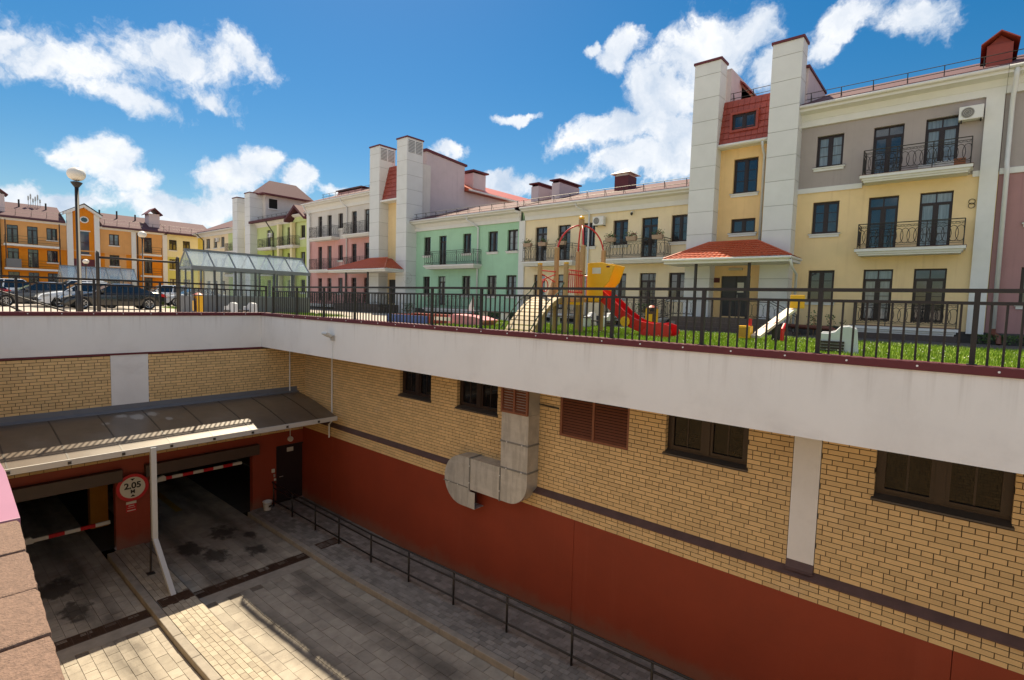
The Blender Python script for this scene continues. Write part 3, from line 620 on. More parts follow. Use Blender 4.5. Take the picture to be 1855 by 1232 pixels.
def grate(label, y0, y1, z):
    t = thing('drain_grate', label, 'drain', (DRX[0], y0, z), group=None); n = max(1, round((y1-y0)/.5)); L_ = (y1-y0)/n
    MB().box(DRX[0], DRX[1], y0, y1, z-.12, z-.05).build('channel', M_BLACK, t)
    key = ('grate', round(L_, 3))
    if key not in _cache:
        b = MB(); h = L_/2-.004; w = (DRX[1]-DRX[0])/2
        b.box(-w, -w+.025, -h, h, -.03, .004); b.box(w-.025, w, -h, h, -.03, .004); b.box(-w+.025, w-.025, -h, -h+.02, -.03, .004); b.box(-w+.025, w-.025, h-.02, h, -.03, .004)
        for i in range(7):
            x = -w+.05+i*(2*w-.1)/6; b.box(x-.009, x+.009, -h+.02, h-.02, -.03, .002)
        b.box(-w+.025, w-.025, -.008, .008, -.03, .003); _cache[key] = b.mesh('grate', M_RUST)
    for i in range(n): place(_cache[key], 'grate', t, ((DRX[0]+DRX[1])/2, y0+L_*(i+.5), z))
grate('rusty drain grate across the right garage lane', 4.245, 6.985, FLOOR+.004)
grate('rusty drain grate across the left garage lane', .25, 3.355, FLOOR+.004)
grate('short rusty drain grate on the island by the downpipe foot', 3.56, 4.2, FLOOR+KH+.006)
grate('short rusty drain grate on the walkway by the handrail', 7.30, 7.92, FLOOR+KH+.006)
# handrail
hr = thing('handrail', 'dark tubular handrail with posts along the walkway under the red wall', 'handrail', (-16, 7.8, FLOOR+KH))
HX = [-16.62, -15.39, -14.01, -12.75, -11.23, -9.69, -8.13, -6.57, -5.0, -3.45, -1.9, -.35, 1.2, 2.75, 4.3]
for x in HX: MB().tube([(x, 7.8, floor_z(x)+KH-.01), (x, 7.8, floor_z(x)+.90)], .024, 8).build('post', M_RAILING, hr, smooth=True)
for dz, r in ((.90, .022), (.72, .022), (.30, .022)):
    xs_ = [-16.62, -11.2, 4.3]; MB().tube([(x, 7.8-(.0 if dz < .9 else .035), floor_z(x)+dz) for x in xs_], r, 8).build('rail', M_RAILING, hr, smooth=True)
MB().tube([(-16.62, 7.8, floor_z(-16)+.9), (-16.70, 7.8, floor_z(-16)+.9)], .03, 8).build('end_cap', M_RAILING, hr)
# bucket
bu = thing('bucket', 'white plastic bucket with a dark mark standing by the garage pillar', 'bucket', (-16.45, 7.52, FLOOR+KH+.012))
zb = FLOOR+KH+.012
m = MB(); m.lathe([(.105, 0), (.108, .004), (.135, .25), (.145, .255), (.145, .275), (.128, .275), (.126, .25), (.10, .02)], 0, 0, 20); m.build('pail', M_WHITE, bu, (-16.45, 7.52, zb), smooth=True)
m = MB(); m.tube([(-.0+.14*math.cos(rad(a)), .14*math.sin(rad(a)), .255-.05*abs(math.sin(rad(a)))) for a in range(-90, 91, 15)], .005, 6); m.build('bail', M_GALV, bu, (-16.45, 7.52, zb))
m = MB()
for a in range(-10, 50, 10):
    r1, r2 = .117, .128; a0, a1 = rad(a), rad(a+10)
    m.quad((r1*math.cos(a0)+.002, r1*math.sin(a0), .10), (r1*math.cos(a1)+.002, r1*math.sin(a1), .10), (r2*math.cos(a1)+.002, r2*math.sin(a1), .17), (r2*math.cos(a0)+.002, r2*math.sin(a0), .17))
m.build('mark', M_SIGNBLACK, bu, (-16.45, 7.52, zb))

# ------------------------------------------------------------------ near wall with coping stones
nw = thing('parapet_wall', 'near brick parapet wall topped with rough red-brown coping stones, lower left', 'wall', (-6, .1, FLOOR))
NY = .16
bn = [(a, b, NY-.1, NY, c, d) for a, b, c, d in lay(XW, XEND, -5.9, -.07, [], lng=.25)]
pieces('brick', bn, M_BRICK, nw, 'brick_courses', limit=0)
MB().box(XW, XEND, NY-.4, NY-.012, FLOOR-.3, -.065).build('mortar', M_MORTAR, nw)
jx = [-3.056, -2.678, -2.304, -1.958]+[-1.958+.36*i for i in range(1, 15)]
def edge_y(x): return .2527+(-1.69-x)*.05
ST = .02
for i, (a, b) in enumerate(zip(jx[:-1], jx[1:])):
    a += .006; b -= .006; rr = random.Random(i); nseg = 10; top = ST+rr.uniform(-.002, .002)
    # stone with a ragged front edge, lightly chipped at the ends
    ptsf = []
    for k in range(nseg+1):
        x = a+(b-a)*k/nseg; chip = (.010*rr.random() if k in (0, nseg) else .003*rr.random()); ptsf.append((x+rr.uniform(-.002, .002), edge_y(x)-chip))
    poly = ptsf+[(b+rr.uniform(-.003, .003), -.02), (b, -.55), (a, -.55), (a+rr.uniform(-.003, .003), -.02)]
    MB().prism(poly[::-1], 'z', top-.075, top).build('coping_stone', M_COPING, nw, bevel=.006)
MB().box(jx[0]+.0, XEND, -.5, .19, ST-.072, ST-.02).build('joint_mortar', mat('dark_joint', (.05, .035, .025), .95, .3, 30), nw)
m = MB(); m.prism([(jx[0]-.002, edge_y(jx[0])+.004), (jx[0]-.002, -.55), (XW-.3, -.55), (XW-.3, edge_y(-3.9)), (-3.9, edge_y(-3.9))], 'z', ST-.07, ST+.006); m.build('metal_cap', M_CAPSKYTINT, nw, bevel=.004)

# ------------------------------------------------------------------ fences on the parapet
def fence(name, label, axis, c0, a_from, a_to, posts, zb, zt, rail2, fixed):
    t = thing(name, label, 'fence', ((posts[0], fixed, zb) if axis == 'x' else (fixed, posts[0], zb)))
    P = (lambda a, z: (a, fixed, z)) if axis == 'x' else (lambda a, z: (fixed, a, z))
    pm = MB().box(-.025, .025, -.025, .025, 0, zt-zb).mesh('post', M_FENCE); bm_ = MB().box(-.011, .011, -.011, .011, 0, rail2-zb).mesh('bar', M_FENCE); bp = MB().box(-.045, .045, -.045, .045, 0, .008).mesh('base_plate', M_FENCE)
    for p in posts:
        o = place(pm, 'post', t, P(p, zb)); place(bp, 'base_plate', o, P(p, zb+.001))
    ps_ = sorted(posts)
    for a, b in zip(ps_[:-1], ps_[1:]):
        n = 12
        for i in range(1, n): place(bm_, 'bar', t, P(a+(b-a)*i/n, zb))
    for z, h in ((zt, .022), (rail2, .018)):
        lo, hi = ps_[0], ps_[-1]
        mb = MB().box(lo-.03, hi+.03, fixed-.024, fixed+.024, z-h, z+h) if axis == 'x' else MB().box(fixed-.024, fixed+.024, lo-.03, hi+.03, z-h, z+h)
        mb.build('rail', M_FENCE, t)
    return t
fence('fence', 'dark metal bar fence on the burgundy coping along the right side of the pit', 'x', 0, 0, 0, [.11-1.485*i for i in range(-3, 12)], CAP_T, 1.285, 1.15, 7.62)
fence('fence', 'dark metal bar fence on the coping above the garage entrances', 'y', 0, 0, 0, [7.72-1.46*i for i in range(0, 6)], CAP_T, 1.30, 1.165, -16.92)

# ------------------------------------------------------------------ facade kit (local x along the facade, y into the building, z up)
WIN = {}
def win_meshes(w, h, kind):
    k = (round(w, 2), round(h, 2), kind)
    if k in WIN: return WIN[k]
    t = .055; f = MB(); panes = []; d0, d1 = 0, .06
    f.box(-w/2, w/2, d0, d1, 0, t); f.box(-w/2, w/2, d0, d1, h-t, h); f.box(-w/2, -w/2+t, d0+.001, d1, t, h-t); f.box(w/2-t, w/2, d0+.001, d1, t, h-t)
    def muntin(x0, x1, z): f.box(x0, x1, d0+.018, d0+.034, z-.010, z+.010)
    def sashes(z0, z1, nm):
        f.box(-.045, .045, d0-.008, d1, z0, z1)
        for a, b in ((-w/2+t, -.045), (.045, w/2-t)):
            f.box(a, a+.04, d0+.003, d1-.002, z0, z1); f.box(b-.04, b, d0+.003, d1-.002, z0, z1); f.box(a+.04, b-.04, d0+.003, d1-.002, z0, z0+.04); f.box(a+.04, b-.04, d0+.003, d1-.002, z1-.04, z1)
            panes.append((a+.04, b-.04, z0+.04, z1-.04))
            for q in nm: muntin(a+.04, b-.04, z0+(z1-z0)*q)
    if kind == 'w': sashes(t, h-t, (.36, .68))
    elif kind == 's': sashes(t, h-t, ())
    elif kind == 'n':                     # single leaf
        panes.append((-w/2+t, w/2-t, t, h-t)); muntin(-w/2+t, w/2-t, h*.5)
    else:
        zt = h*.79; f.box(-w/2+t, w/2-t, d0-.004, d1, zt, zt+.06); sashes(t, zt, (.3, .6)); f.box(-.02, .02, d0+.002, d1-.01, zt+.06, h-t); panes.append((-w/2+t, w/2-t, zt+.06, h-t))
    fm = f.mesh('window', M_FRAME)
    def pm(a, b, c, d, m): return MB().box(a, b, d0+.036, d0+.048, c, d).mesh('pane', m)
    WIN[k] = (fm, [(pm(*p, M_PANE), pm(*p, M_CURTAIN)) for p in panes]); return WIN[k]
rw = random.Random(11)
def add_window(parent, u0, u1, z0, z1, kind, y=0., sill=True, curtain=.3, recess=.13):
    fm, panes = win_meshes(u1-u0, z1-z0, kind); loc = ((u0+u1)/2, y+recess, z0)
    o = place(fm, 'door' if kind == 'd' else 'window', parent, loc); cu = rw.random() < curtain
    for a, b in panes: place(b if cu else a, 'pane', o, loc, rot=(rw.uniform(-.008, .008), 0, rw.uniform(-.010, .010)))
    if sill and kind != 'd':
        s = MB(); s.box(u0-.1, u1+.1, y-.09, y+recess, z0-.05, z0-.004); s.box(u0-.06, u1+.06, y-.05, y-.002, z0-.15, z0-.052); s.build('sill', M_WHITE, o)
        MB().box(u0-.1, u1+.1, y-.10, y+recess, z0-.003, z0+.010).build('sill_sheet', M_FRAME, o)
    return o
def wall_panel(parent, u0, u1, z0, z1, ops, m, y=0., reveal=.2, name='wall'):
    us = sorted({u0, u1}|{v for o in ops for v in o[:2] if u0 < v < u1}); zs = sorted({z0, z1}|{v for o in ops for v in o[2:4] if z0 < v < z1}); b = MB()
    for i in range(len(us)-1):
        for j in range(len(zs)-1):
            uc, zc = (us[i]+us[i+1])/2, (zs[j]+zs[j+1])/2
            if any(o[0] < uc < o[1] and o[2] < zc < o[3] for o in ops): continue
            b.quad((us[i], y, zs[j]), (us[i+1], y, zs[j]), (us[i+1], y, zs[j+1]), (us[i], y, zs[j+1]))
    for o in ops:
        a, c, d, e = o[:4]
        if not (u0 <= a and c <= u1 and z0 <= d and e <= z1): continue
        b.quad((a, y, d), (a, y+reveal, d), (a, y+reveal, e), (a, y, e)); b.quad((c, y, d), (c, y, e), (c, y+reveal, e), (c, y+reveal, d)); b.quad((a, y, e), (a, y+reveal, e), (c, y+reveal, e), (c, y, e)); b.quad((a, y, d), (c, y, d), (c, y+reveal, d), (a, y+reveal, d))
    return b.build(name, m, parent)
RAILM = {}
def railing_mesh(L_, dep, h=.92):
    k = (round(L_, 2), round(dep, 2))
    if k in RAILM: return RAILM[k]
    b = MB()
    def run(P, n_len):
        for z, r in ((h, .018), (h-.10, .010), (h-.16, .008), (.10, .010), (.16, .008)): b.tube([P(0, z), P(n_len, z)], r, 5)
        n = max(2, round(n_len/.20)); st = n_len/n
        for i in range(n):
            c = st*(i+.5); rr = st*.72; zc = h*.46; rz = h*.30
            b.tube([P(min(max(c+rr*math.cos(t), 0), n_len), zc+rz*math.sin(t)) for t in [2*math.pi*q/12 for q in range(12)]], .010, 4, closed=True)
            b.tube([P(c-st*.5, h-.10), P(c, h-.16), P(c+st*.5, h-.10)], .006, 4)
    run(lambda s, z: (-L_/2+s, -dep, z), L_); run(lambda s, z: (-L_/2, -dep+s, z), dep); run(lambda s, z: (L_/2, -dep+s, z), dep)
    for x in (-L_/2, -L_/6, L_/6, L_/2): b.tube([(x, -dep, 0), (x, -dep, h)], .016, 6)
    for x in (-L_/2, L_/2): b.tube([(x, 0, 0), (x, 0, h)], .014, 6)
    RAILM[k] = b.mesh('railing', M_IRON); return RAILM[k]
def balcony(parent, u0, u1, zt, y=0., dep=.78, rail=True, trim=True):
    s = MB(); s.box(u0, u1, y-dep, y+.02, zt-.12, zt-.012); s.box(u0+.07, u1-.07, y-dep+.07, y+.02, zt-.20, zt-.121); s.box(u0+.12, u1-.12, y-dep+.12, y+.02, zt-.27, zt-.201)
    o = s.build('balcony', M_WHITE, parent)
    MB().box(u0-.015, u1+.015, y-dep-.015, y+.015, zt-.011, zt).build('edge_sheet', M_CAP, o)
    if rail: place(railing_mesh(u1-u0-.16, dep-.08), 'railing', o, ((u0+u1)/2, y, zt))
    return o
def snow_guard(parent, u0, u1, y, z, h=.42, step=1.0, slope=.3):
    b = MB(); n = int((u1-u0)/step)
    for i in range(n+1):
        u = u0+(u1-u0)*i/n; b.tube([(u, y, z), (u, y-.02, z+h)], .016, 5); b.tube([(u, y+.22, z+.08), (u, y-.02, z+h)], .010, 4)
    for q in (h, h*.45): b.tube([(u0-.2, y-.02*q/h, z+q), (u1+.2, y-.02*q/h, z+q)], .014, 5)
    return b.build('snow_guard', M_IRON, parent)
def downpipe(parent, pts, r=.055, m=None): return MB().tube(pts, r, 10).build('downpipe', m or M_PIPE, parent, smooth=True)
def cornice(parent, u0, u1, z0, z1, out=.55, y=0.):
    h = z1-z0
    b = MB(); b.box(u0, u1, y-.10, y+.05, z0, z0+h*.35); b.prism([(y+.05, z0+h*.35), (y-.12, z0+h*.35), (y-.22, z0+h*.62), (y-out, z0+h*.70), (y-out, z0+h*.86), (y+.05, z0+h*.86)], 'x', u0, u1); return b.build('cornice', M_WHITE, parent)
def gutter(parent, u0, u1, y, z): return MB().tube([(u0, y, z), (u1, y, z)], .07, 10).build('gutter', M_GUTTER, parent, smooth=True)
def chimney(roof, u0, u1, y0, y1, z0, z1, m, cap='slab', capm=None):
    o = MB().box(u0, u1, y0, y1, z0, z1).build('chimney', m, roof)
    b = MB(); c = capm or M_CAP
    if cap == 'slab': b.box(u0-.12, u1+.12, y0-.12, y1+.12, z1+.14, z1+.22); b.box(u0+.04, u0+.1, y0+.04, y1-.04, z1, z1+.141); b.box(u1-.1, u1-.04, y0+.04, y1-.04, z1, z1+.141)
    elif cap == 'gable':
        xm = (u0+u1)/2
        b.prism([(u0-.16, z1-.02), (xm, z1+.34), (u1+.16, z1-.02), (u1+.16, z1+.02), (xm, z1+.39), (u0-.16, z1+.02)], 'y', y0-.22, y1+.22); b.prism([(u0, z1), (u1, z1), (xm, z1+.33)], 'y', y0+.1, y1-.1)
    elif cap == 'gabley':
        ym = (y0+y1)/2
        b.prism([(y0-.16, z1-.02), (ym, z1+.34), (y1+.16, z1-.02), (y1+.16, z1+.02), (ym, z1+.39), (y0-.16, z1+.02)], 'x', u0-.22, u1+.22)
    else:
        xm, ym = (u0+u1)/2, (y0+y1)/2; e = .2; k = [(u0-e, y0-e, z1+.12), (u1+e, y0-e, z1+.12), (u1+e, y1+e, z1+.12), (u0-e, y1+e, z1+.12), (xm, ym, z1+.5)]
        b.add(k, [(0, 1, 4), (1, 2, 4), (2, 3, 4), (3, 0, 4), (3, 2, 1, 0)]); b.box(u0+.05, u1-.05, y0+.05, y1-.05, z1, z1+.121)
    b.build('chimney_cap', c, o); return o
def body(parent, u0, u1, dep, z1, m, y=0., z0=0.):
    b = MB(); b.quad((u0, y, z0), (u0, y, z1), (u0, y+dep, z1), (u0, y+dep, z0)); b.quad((u1, y, z0), (u1, y+dep, z0), (u1, y+dep, z1), (u1, y, z1)); b.quad((u0, y+dep, z0), (u0, y+dep, z1), (u1, y+dep, z1), (u1, y+dep, z0)); b.quad((u0, y, z1), (u1, y, z1), (u1, y+dep, z1), (u0, y+dep, z1)); b.quad((u0, y+.35, z0), (u0, y+.35, z1), (u1, y+.35, z1), (u1, y+.35, z0)); return b.build('shell', m, parent)
def gable_roof(parent, u0, u1, y0, y1, z0, zr, m, hip=0.):
    ym = (y0+y1)/2; b = MB(); t = .10
    if hip: b.add([(u0, y0, z0), (u1, y0, z0), (u1, y1, z0), (u0, y1, z0), (u0+hip, ym, zr), (u1-hip, ym, zr)], [(0, 1, 5, 4), (1, 2, 5), (2, 3, 4, 5), (3, 0, 4), (3, 2, 1, 0)])
    else: b.prism([(y0, z0), (ym, zr), (y1, z0), (y1, z0-t), (y0, z0-t)], 'x', u0, u1)
    return b.build('roof', m, parent)
FL = {1: (.70, 1.42, 2.70), 2: (3.48, 4.20, 5.50), 3: (6.28, 6.90, 8.17)}     # door sill, window sill, head
def ops_for(spec):
    out = []
    for fl_, kind, a, b in spec:
        d, w, h = FL[fl_]; out.append((a, b, d if kind == 'd' else w, h, kind))
    return out
def plinth(parent, u0, u1, y, z1, m=None): return MB().box(u0, u1, y-.02, y+.1, 0, z1).build('plinth', m or M_ASPHALT, parent)

YA = 25.0
M_CREAM = plaster('cream_yellow_plaster', (.98, .82, .625)); M_CREAM2 = plaster('cream_plaster', (.985, .86, .72)); M_GREEN = plaster('mint_plaster', (.66, .82, .70)); M_PINK = plaster('pink_plaster', (.83, .63, .61)); M_GREY = plaster('grey_plaster', (.66, .62, .61)); M_LTGREY = plaster('pale_grey_plaster', (.82, .80, .78)); M_MAUVE = plaster('dusty_pink_plaster', (.66, .50, .50)); M_YG = plaster('lime_plaster', (.78, .83, .58)); M_PALEY = plaster('pale_yellow_plaster', (.90, .86, .68)); M_GABLE = plaster('pale_mauve_plaster', (.80, .74, .75))

def std_house(name, label, u0, u1, floors, sections, spec, y, zc0, zc1, bal=(), pil=(), roofm=None, roof_rise=2.2, dep=11., cats='building', cur=.34):
    t = thing(name, label, cats, ((u0+u1)/2, y, 0)); ops = ops_for(spec)
    for (a, b, za, zb_, m) in sections:
        wall_panel(t, a, b, za, zb_, [o for o in ops if a <= o[0] and o[1] <= b and za <= o[2] and o[3] <= zb_], m, y)
    body(t, u0+.001, u1-.001, dep, zc1-.02, sections[0][4], y+.21)
    for o in ops: add_window(t, o[0], o[1], o[2], o[3], o[4], y, curtain=cur)
    for a, b, z in bal: balcony(t, a, b, z, y)
    for a, b in pil: MB().box(a, b, y-.10, y+.04, .35, zc0).build('pilaster', M_WHITE, t)
    plinth(t, u0, u1, y, .42)
    cornice(t, u0, u1, zc0, zc1, y=y); gutter(t, u0, u1, y-.62, zc1-.06)
    b = MB(); b.prism([(y-.66, zc1-.03), (y-.66, zc1+.02), (y+dep/2, zc1+roof_rise+.05), (y+dep+.5, zc1), (y+dep+.5, zc1-.05), (y+dep/2, zc1+roof_rise)], 'x', u0, u1)
    r = b.build('roof', roofm or M_ROOF, t)
    return t, r

# --- right-hand three-storey house
sp = [(f, 'w', -5.04, -4.09) for f in (1, 2, 3)]+[(f, 'd', -3.10, -2.14) for f in (1, 2, 3)]+[(f, 'd', -1.50, -.54) for f in (1, 2, 3)]
hR, rR = std_house('house', 'three-storey yellow house with grey top storey right of the white towers', -5.75, .62, 3, [(-5.75, .62, .3, 6.0, M_CREAM), (-5.75, .62, 6.0, 8.85, M_GREY)], sp, YA, 8.60, 9.36,
                   bal=[(-3.36, -.07, 3.46), (-3.36, -.07, 6.24), (-3.32, -.07, .52)], pil=[(.12, .60)], roofm=M_ROOF, roof_rise=2.35)
MB().box(-5.75, -3.36, YA-.05, YA+.02, 5.90, 6.10).build('band', M_WHITE, hR); MB().box(-.07, .12, YA-.05, YA+.02, 5.90, 6.10).build('band', M_WHITE, hR)
snow_guard(hR, -5.3, 6.3, YA-.35, 9.45)
chimney(rR, .02, .70, 25.1, 27.3, 9.3, 10.38, M_REDTILE, 'gable', M_REDTILE)
gutter_top = 9.3
downpipe(hR, [(.83, YA-.58, 9.25), (.83, YA-.52, 9.0), (.80, YA-.12, 8.35), (.80, YA-.12, 6.2), (.82, YA-.22, 6.0), (.82, YA-.12, 5.8), (.84, YA-.12, .55)], .07)
MB().tube([(.84, YA-.12, .56), (.84, YA-.14, .42), (.98, YA-.5, .30), (1.0, YA-.6, .05)], .075, 10).build('pipe_shoe', mat('brown_pipe', (.16, .05, .03), .5, .1), hR)
MB().tube([(-6.0, 23.9, .38), (-3.9, 23.9, .34), (-3.5, 23.6, .12)], .09, 10).build('drain_pipe', mat('brown_pipe', 0), hR, smooth=True)
MB().box(-3.3, -.1, 24.3, 25, .0, .25).build('terrace_base', mat('dark_clinker', (.085, .065, .058), .8, .2, 8), hR)
sp = [(f, 'w', 1.42, 2.4) for f in (1, 2, 3)]+[(f, 'w', 3.4, 4.4) for f in (1, 2, 3)]
hR2, rR2 = std_house('house', 'dusty pink house at the right edge of the picture', .63, 7.5, 3, [(.63, 7.5, .3, 6.0, M_MAUVE), (.63, 7.5, 6.0, 8.85, M_GREY)], sp, YA, 8.60, 9.36, roofm=M_ROOF, roof_rise=2.35)
MB().box(.63, 7.5, YA-.05, YA+.02, 5.90, 6.10).build('band', M_WHITE, hR2)

# --- stair towers
def tower(t, u0, u1, y0, y1, zt, rows, louver=None):
    zs = [0.0]; h0 = 1.62
    zs = [zt-i*1.02-.55 for i in range(rows)]; zs = [zt]+[z for z in zs if z > .3]+[0.]
    core = MB().box(u0+.012, u1-.012, y0+.012, y1-.012, 0, zt-.02).build('core', mat('panel_joint', (.40, .405, .40), .8, .1), t)
    for a, b in zip(zs[1:], zs[:-1]):
        MB().box(u0+.004, u1-.004, y0, y0+.011, a+.012, b-.012).build('front_panel', M_PANEL, t); MB().box(u1-.0115, u1, y0+.004, y1-.004, a+.012, b-.012).build('side_panel', M_PANEL, t); MB().box(u0, u0+.0115, y0+.004, y1-.004, a+.012, b-.012).build('side_panel', M_PANEL, t)
    MB().box(u0-.05, u1+.05, y0-.05, y1+.05, zt-.01, zt+.09).build('tower_cap', M_CAP, t)
    if louver:
        w = (y1-y0)
        for a, b in ((y0+.12, y0+w*.46), (y0+w*.54, y1-.12)):
            lf = MB().box(u1+.001, u1+.012, a, b, zt-1.0, zt-.16).build('louvre', mat('vent_dark', (.16, .17, .18), .7, .1), t)
            for i in range(8): MB().box(u1+.010, u1+.030, a, b, zt-.97+i*.1, zt-.93+i*.1).build('slat', M_PANEL, lf)
def tile_cladding(t, u0, u1, y0, z0, z1, slope, hole, nu, nv):
    """steep mansard front in separate metal tiles round a window"""
    holder = MB(); n = 0
    du_, dz_ = (u1-u0)/nu, (z1-z0)/nv
    P = lambda u, z, o: (u, y0+(z-z0)*slope-o, z)
    base = MB(); base.add([P(u0, z0, 0), P(u1, z0, 0), P(u1, z1, 0), P(u0, z1, 0), (u0, y0+2.2, z0), (u1, y0+2.2, z0), (u1, y0+2.2, z1), (u0, y0+2.2, z1)], [(0, 1, 2, 3), (0, 3, 7, 4), (1, 5, 6, 2), (3, 2, 6, 7), (0, 4, 5, 1)])
    m_ = base.build('mansard', M_REDTILE, t)
    tm = MB(); w, h = du_-.012, dz_+.02
    tm.hexa([(0, .002, 0), (w, .002, 0), (w, .002+.0, 0), (0, .002, 0), (0, .002, 0), (w, .002, 0), (w, .002, 0), (0, .002, 0)]); tm = MB()
    tm.add([(0, -.045, 0), (w, -.045, 0), (w, -.012+h*slope, h), (0, -.012+h*slope, h), (0, -.005, 0), (w, -.005, 0), (w, h*slope, h), (0, h*slope, h)], [(0, 1, 2, 3), (0, 4, 5, 1), (0, 3, 7, 4), (1, 5, 6, 2), (3, 2, 6, 7)])
    me = tm.mesh('tile', M_REDTILE)
    for j in range(nv):
        for i in range(nu):
            uc, zc = u0+(i+.5)*du_, z0+(j+.5)*dz_
            if hole and hole[0]-.1 < uc < hole[1]+.1 and hole[2]-.08 < zc < hole[3]+.08: continue
            u, z = u0+i*du_+.006, z0+j*dz_; place(me, 'tile', m_, P(u, z, 0))
    if hole:
        a, b, c, d = hole; yy = y0+(c-z0)*slope
        fr = MB(); fr.box(a-.10, b+.10, yy-.10, yy+.5, c-.10, c-.002); fr.box(a-.10, b+.10, yy-.10, yy+.5, d+.002, d+.10); fr.box(a-.10, a-.002, yy-.10, yy+.5, c-.001, d+.001); fr.box(b+.002, b+.10, yy-.10, yy+.5, c-.001, d+.001); fr.build('dormer_frame', M_REDTILE, m_)
        add_window(t, a, b, c, d, 's', yy-.14, sill=False, curtain=0)
    return m_
def porch(t, u0, u1, yf, yb, ze, zr, r0, r1, posts, m):
    b = MB(); nv = 8
    tile_patch(b, (u0, yf, ze+.1), (u1, yf, ze+.1), (r1, yb-.35, zr), (r0, yb-.35, zr), int((u1-u0)/.22), nv, .022, .03)
    tile_patch(b, (u1, yf, ze+.1), (u1, yb, ze+.1), (r1, yb, zr), (r1, yb-.35, zr), int((yb-yf)/.22), nv, .022, .03)
    tile_patch(b, (u0, yb, ze+.1), (u0, yf, ze+.1), (r0, yb-.35, zr), (r0, yb, zr), int((yb-yf)/.22), nv, .022, .03)
    o = b.build('porch_roof', m, t, smooth=False)
    MB().box(u0+.02, u1-.02, yf+.02, yb, ze-.10, ze+.085).build('soffit', M_WHITE, o); 
    MB().tube([(u0, yb, ze+.06), (u0-.02, yf-.05, ze+.06), (u1+.02, yf-.05, ze+.06), (u1, yb, ze+.06)], .055, 8).build('gutter', M_GUTTER, o)
    h = MB(); h.tube([(u0, yf, ze+.14), (r0, yb-.35, zr+.04), (r1, yb-.35, zr+.04), (u1, yf, ze+.14)], .05, 6); h.build('ridge_cap', m, o)
    for x in posts: MB().box(x-.05, x+.05, yf+.25, yf+.35, 0, ze-.09).build('porch_post', M_IRON, t)
    return o
def stair_rail(t, pts, h=.85):
    b = MB()
    for q in (h, h-.10, .12): b.tube([(x, y, z+q) for x, y, z in pts], .016, 5)
    for (p, q) in zip(pts[:-1], pts[1:]):
        p, q = Vector(p), Vector(q); n = max(2, int((q-p).length/.2))
        for i in range(n):
            c = p.lerp(q, (i+.5)/n); d = (q-p).normalized()*.13
            b.tube([tuple(c+d*math.cos(a)+Vector((0, 0, .40+.27*math.sin(a)))) for a in [2*math.pi*k/10 for k in range(10)]], .007, 4, closed=True)
        for e in (p, q): b.tube([tuple(e), (e.x, e.y, e.z+h)], .018, 5)
    return b.build('stair_railing', M_IRON, t)
M_CLINK = mat('dark_clinker', 0) if 'dark_clinker' in MATS else None
def clinker(t, u0, u1, y, z0, z1, bw=.40, bh=.2):
    MB().box(u0, u1, y, y+.2, z0, z1-.004).build('plinth_joint', mat('pale_joint', (.22, .2, .19), .9, .2), t); me = MB().box(0, bw-.012, -.012, .02, 0, bh-.010).mesh('plinth_block', M_CLINK); z = z0; r = 0
    while z < z1-.05:
        u = u0-(bw/2 if r % 2 else 0)
        while u < u1-.1:
            if u >= u0-.01 and u+bw <= u1+.02: place(me, 'plinth_block', t, (u+.006, y, z+.005))
            u += bw
        z += bh; r += 1

st1 = thing('stair_tower_block', 'stairwell with two tall white towers, red tiled attic and porch, right of centre', 'building', (-7.9, 24.6, 0))
tower(st1, -10.10, -8.92, 24.3, 25.1, 12.08, 13); tower(st1, -6.79, -5.64, 24.3, 25.1, 12.06, 13)
MB().box(-8.95, -8.72, 25.12, 28.5, 9.0, 11.9).build('back_wall', M_GABLE, st1); MB().box(-5.80, -5.55, 25.12, 28.5, 8.9, 11.1).build('back_wall', M_GABLE, st1)
MB().box(-5.85, -5.50, 25.0, 28.6, 11.1, 11.2).build('wall_cap', M_CAP, st1)
ops = [(-8.31, -7.27, 6.18, 7.72, 'w'), (-8.30, -7.25, 4.42, 5.06, 's'), (-8.59, -7.31, .66, 2.50, 'x')]
wall_panel(st1, -8.94, -6.78, 0, 8.28, ops, plaster('warm_cream_plaster', (.98, .79, .57)), 24.9)
for o in ops[:2]: add_window(st1, o[0], o[1], o[2], o[3], o[4], 24.9, curtain=0)
dd = MB().box(-8.585, -7.315, 24.98, 25.03, .66, 2.495).build('entrance_door', mat('dark_grey_door', (.035, .036, .038), .4, .1), st1)
MB().box(-7.97, -7.93, 24.965, 24.98, .66, 2.495).build('door_seam', M_IRON, dd); MB().box(-7.88, -7.60, 24.972, 24.979, 1.75, 2.2).build('paper_notice', M_SIGNWHITE, dd); MB().tube([(-7.86, 24.95, 1.4), (-7.86, 24.95, 1.65)], .015, 6).build('handle', M_GALV, dd)
MB().box(-9.02+.1, -8.66, 24.87, 24.899, 2.20, 2.42).build('address_plate', mat('dark_red_plate', (.10, .015, .012), .5, .05), st1)
MB().box(-8.25, -7.65, 24.78, 24.88, 2.75, 2.85).build('porch_lamp', mat('lamp_diffuser', (.45, .42, .30), .4, .05), st1)
tile_cladding(st1, -9.0, -6.82, 24.55, 8.32, 10.36, .22, (-8.40, -7.40, 8.95, 9.62), 9, 7)
MB().box(-9.0, -6.80, 24.42, 24.9, 8.20, 8.31).build('attic_soffit', M_WHITE, st1); gutter(st1, -8.98, -6.82, 24.42, 8.28)
downpipe(st1, [(-7.02, 24.42, 8.2), (-7.02, 24.5, 8.0), (-7.02, 24.82, 7.7), (-7.02, 24.82, 3.95)], .05)
snow_guard(st1, -8.6, -6.9, 25.2, 10.36, .42, .8)
pr_ = porch(st1, -10.42, -5.20, 22.6, 24.30, 3.02, 3.90, -8.9, -6.85, (-9.02, -6.80), M_PORCHTILE)
